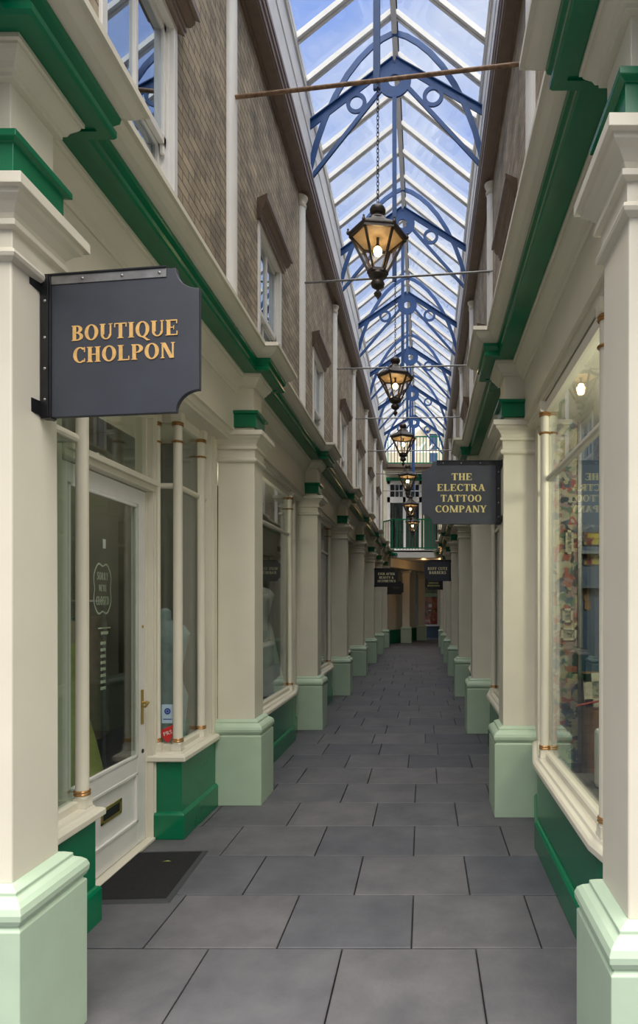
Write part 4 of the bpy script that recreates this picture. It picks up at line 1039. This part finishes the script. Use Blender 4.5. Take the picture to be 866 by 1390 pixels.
# window with red display at the very end
fz = empty('shopfront', (.4, 30.3, 0), 'small shopfront with red window display at the far end of the passage', 'shopfront')
MB().box(-.25, .70, 30.05, 30.4, 0, .56).build('stall_riser', 'blue_grey_panel', fz)
MB().box(-.28, .74, 29.98, 30.4, .56, .63).build('sill', 'white', fz)
MB().box(-.25, -.05, 30.1, 30.35, .63, 3.3).box(.62, 1.4, 30.1, 30.35, 0, 3.3).box(-.25, 1.4, 30.1, 30.35, 2.75, 3.3).build('window_frame', 'cream', fz)
MB().box(-.05, .62, 30.2, 30.21, .63, 2.75).build('glass_pane', 'glass', fz)
rd = MB().box(.02, .60, 30.6, 30.63, .64, 1.95).build('window_display', 'red_display', fz)
MB().box(.20, .36, 30.58, 30.6, 1.45, 1.60).box(.20, .33, 30.58, 30.6, 1.27, 1.32).build('notice', 'print_white', rd)
MB().box(-.03, .60, 30.6, 30.63, 1.95, 2.12).build('display_header', 'pale_green', fz)
MB().box(-1.5, 3.5, 31.6, 31.7, 0, 3.4).build('back_panel', 'interior', fz)
tube_lamp(.16, 31.0, 2.50, .25, .3, 'tube_lamp', 'small white lit lamp above the red window display')
struct(MB().box(1.4, 5.0, 30.1, 30.35, 0, 3.6).build('wall_far_end', 'cream'))
# ceiling lamps in the passage under the balcony
for i, (x_, y_, lb) in enumerate([(-.02, 24.9, 'warm lit ceiling lamp under the far balcony, nearer the lanterns'), (.62, 24.7, 'warm lit ceiling lamp under the far balcony, nearer the facing piers'), (-.55, 26.2, 'warm lit ceiling lamp over the pier at the far bend')]):
    t = empty('ceiling_lamp', (x_, y_, 3.5), lb, 'ceiling light', 'warm lamps under the balcony')
    MB().lathe([(.09, 3.53), (.09, 3.56)], x_, y_, 18).build('lamp_base', 'iron', t, smooth=True)
    MB().lathe([(.01, 3.44), (.05, 3.455), (.075, 3.49), (.08, 3.53)], x_, y_, 18).build('lamp_globe', 'warm_lamp', t, smooth=True)
    ld = bpy.data.lights.new('lamp_light', 'POINT'); ld.energy = 4; ld.color = (1, .55, .2); ld.shadow_soft_size = .08
    lo = bpy.data.objects.new('lamp_light', ld); COL.objects.link(lo); lo.location = (x_, y_, 3.30)

# balcony
bal = empty('balcony', (-.35, 24.2, 3.3), 'lower balcony with green railing crossing the far end above the passage', 'balcony')
bp_ = [(-1.62, 24.75), (-1.18, 24.05), (.50, 24.05), (.86, 24.6)]
MB().prism(bp_+[(.86, 26.3), (-1.62, 26.3)], 'z', 3.34, 3.64).build('slab', 'white', bal, bevel=.01)
def railing(par, pts, z0, z1, sp, m='green', r=.010):
    mb = MB(); top = MB()
    for p, q in zip(pts, pts[1:]):
        p = Vector(p); q = Vector(q); n_ = max(1, int((q-p).length/sp))
        for j in range(n_+1):
            c = p+(q-p)*j/n_; mb.box(c.x-r, c.x+r, c.y-r, c.y+r, z0, z1)
        for z in (z0+.06, z1): top.bar((p.x, p.y, z), (q.x, q.y, z), .05, .045)
    mb.build('balusters', m, par); top.build('handrail', m, par)
railing(bal, [(-1.58, 24.80), (-1.15, 24.12), (.47, 24.12), (.82, 24.62)], 3.66, 4.80, .115, r=.015)
# facade wall above the passage with doors
YF = 26.1
wf = MB(); wf.box(-1.75, -1.52, YF, YF+.25, 3.3, 8.0).box(.55, 1.0, YF, YF+.25, 3.3, 8.0).box(-1.52, .55, YF, YF+.25, 6.68, 7.4)
wf.box(-.05, .0, YF, YF+.25, 3.6, 6.6); struct(wf.build('wall_far', 'render_wall'))
fd = empty('balcony_doors', (-.78, YF, 3.66), 'white framed glazed doors with gridded fanlight behind the lower balcony', 'door')
f = MB()
for x_ in (-1.52, -.88, -.22): f.box(x_, x_+.12, YF-.03, YF+.12, 3.66, 6.64)
f.box(-1.52, -.08, YF-.03, YF+.12, 6.5, 6.64).box(-1.52, -.08, YF-.03, YF+.12, 5.75, 5.98).box(-1.52, -.08, YF-.01, YF+.1, 3.66, 3.9)
for x_ in (-1.22, -1.05, -.58, -.40): f.box(x_, x_+.03, YF, YF+.08, 5.98, 6.5)
f.box(-1.52, -.1, YF, YF+.08, 6.22, 6.25)
f.build('door_frame', 'white', fd, bevel=.004)
MB().box(-1.50, -.1, YF+.05, YF+.056, 3.7, 6.5).build('glass_pane', 'glass', fd)
MB().box(-1.56, .58, YF-.10, YF+.02, 6.64, 6.76).build('lintel_band', 'green', fd)
ar = MB(); pts = [(0.0, 3.66), (.52, 3.66)]+[(.26+.26*cos(pi*j/12), 5.25+.45*sin(pi*j/12)) for j in range(13)]
ar.prism(pts, 'y', YF+.2, YF+.24); ao = ar.build('arched_doorway', 'dark'); tag(ao, 'dark arched doorway beside the balcony doors at the far end', 'doorway')
af = MB()
for a_, b_ in zip(pts[2:], pts[3:]): af.bar((a_[0], YF+.17, a_[1]), (b_[0], YF+.17, b_[1]), .06, .08, up=(0, 1, 0))
af.build('arch_surround', 'green', ao)
struct(MB().box(-1.75, 1.0, YF+.5, YF+.6, 3.5, 7.0).build('wall_far_room', 'dark'))
br = MB()
for x_ in (-.55, -.18): br.sqloft([(0, 6.76), (0, 6.86), (.03, 6.9)], x_-.06, x_+.06, YF-.14, YF+.02)
trim(br, 'green')
# brown gutter turning across the end and upper balcony
trim(MB().prism([(25.15, 6.95), (25.35, 6.92), (25.35, 7.20), (25.10, 7.20), (25.10, 7.05)], 'x', -1.62, .86) if False else MB().box(-1.62, .86, 25.15, 25.5, 6.92, 7.0).box(-1.62, .86, 25.08, 25.5, 6.99, 7.12), 'brown')
ub = empty('upper_balcony', (-.38, 25.4, 7.1), 'upper balcony with green railing below the glass roof at the far end', 'balcony')
MB().box(-1.61, .85, 25.3, 28.0, 7.0, 7.10).build('slab', 'white', ub)
railing(ub, [(-1.45, 25.45), (.72, 25.45)], 7.16, 8.28, .125, r=.014)
# upper far wall with door, pediment and sloping glazing
uw = empty('wall_upper_far', (0, 28.2, 7.1), None, None); struct(uw)
MB().prism([(-1.7, 7.0), (1.9, 7.0), (1.9, 8.6), (.55, 9.95), (-.35, 9.2), (-.62, 8.9), (-1.7, 8.3)], 'y', 28.2, 28.4).build('wall_panel', 'render_wall', uw)
sd_ = empty('upper_door', (.45, 28.15, 7.1), 'narrow glazed door with cream hood behind the upper balcony', 'door')
MB().box(.10, .22, 28.08, 28.22, 7.1, 9.25).box(.58, .70, 28.08, 28.22, 7.1, 9.25).box(.10, .70, 28.08, 28.22, 9.1, 9.25).build('door_frame', 'cream', sd_)
MB().box(.22, .58, 28.12, 28.15, 7.12, 9.1).build('glass_pane', 'blue_wall', sd_)
MB().sqloft([(0, 9.25), (.02, 9.27), (.10, 9.36), (.10, 9.42), (0, 9.44)], .0, .80, 28.05, 28.2).build('hood', 'cream', sd_)
gr = empty('ceiling_far_glazing', (0, 28, 9), None, None); struct(gr)
gb_ = MB()
for j in range(14):
    x_ = -2.4+j*.42
    gb_.bar((x_, 27.6, 8.2), (x_+1.9, 31.0, 11.2), .07, .07)
for z_ in (0, 1): gb_.bar((-2.6+z_*1.9, 27.6+3.4*z_, 8.2+3*z_), (3.4+z_*1.9, 27.6+3.4*z_, 8.2+3*z_), .10, .10)
gb_.build('glazing_bars', 'white', gr)
MB().add([(-2.6, 27.6, 8.24), (3.4, 27.6, 8.24), (5.3, 31.0, 11.24), (-.7, 31.0, 11.24)], [(0, 1, 2, 3)]).build('roof_glass', 'roof_glass', gr)
# gable end glazing of the main roof
ge = MB()
for x_ in (-.95, -.385, .18): ge.box(x_-.02, x_+.02, YB-.05, YB, 8.16, ZR-abs(x_-XC)*.8)
ge.bar((XEL, YB-.02, ZE), (XC, YB-.02, ZR), .06, .09); ge.bar((XER, YB-.02, ZE), (XC, YB-.02, ZR), .06, .09)
ge.build('gable_frame', 'white', roof)
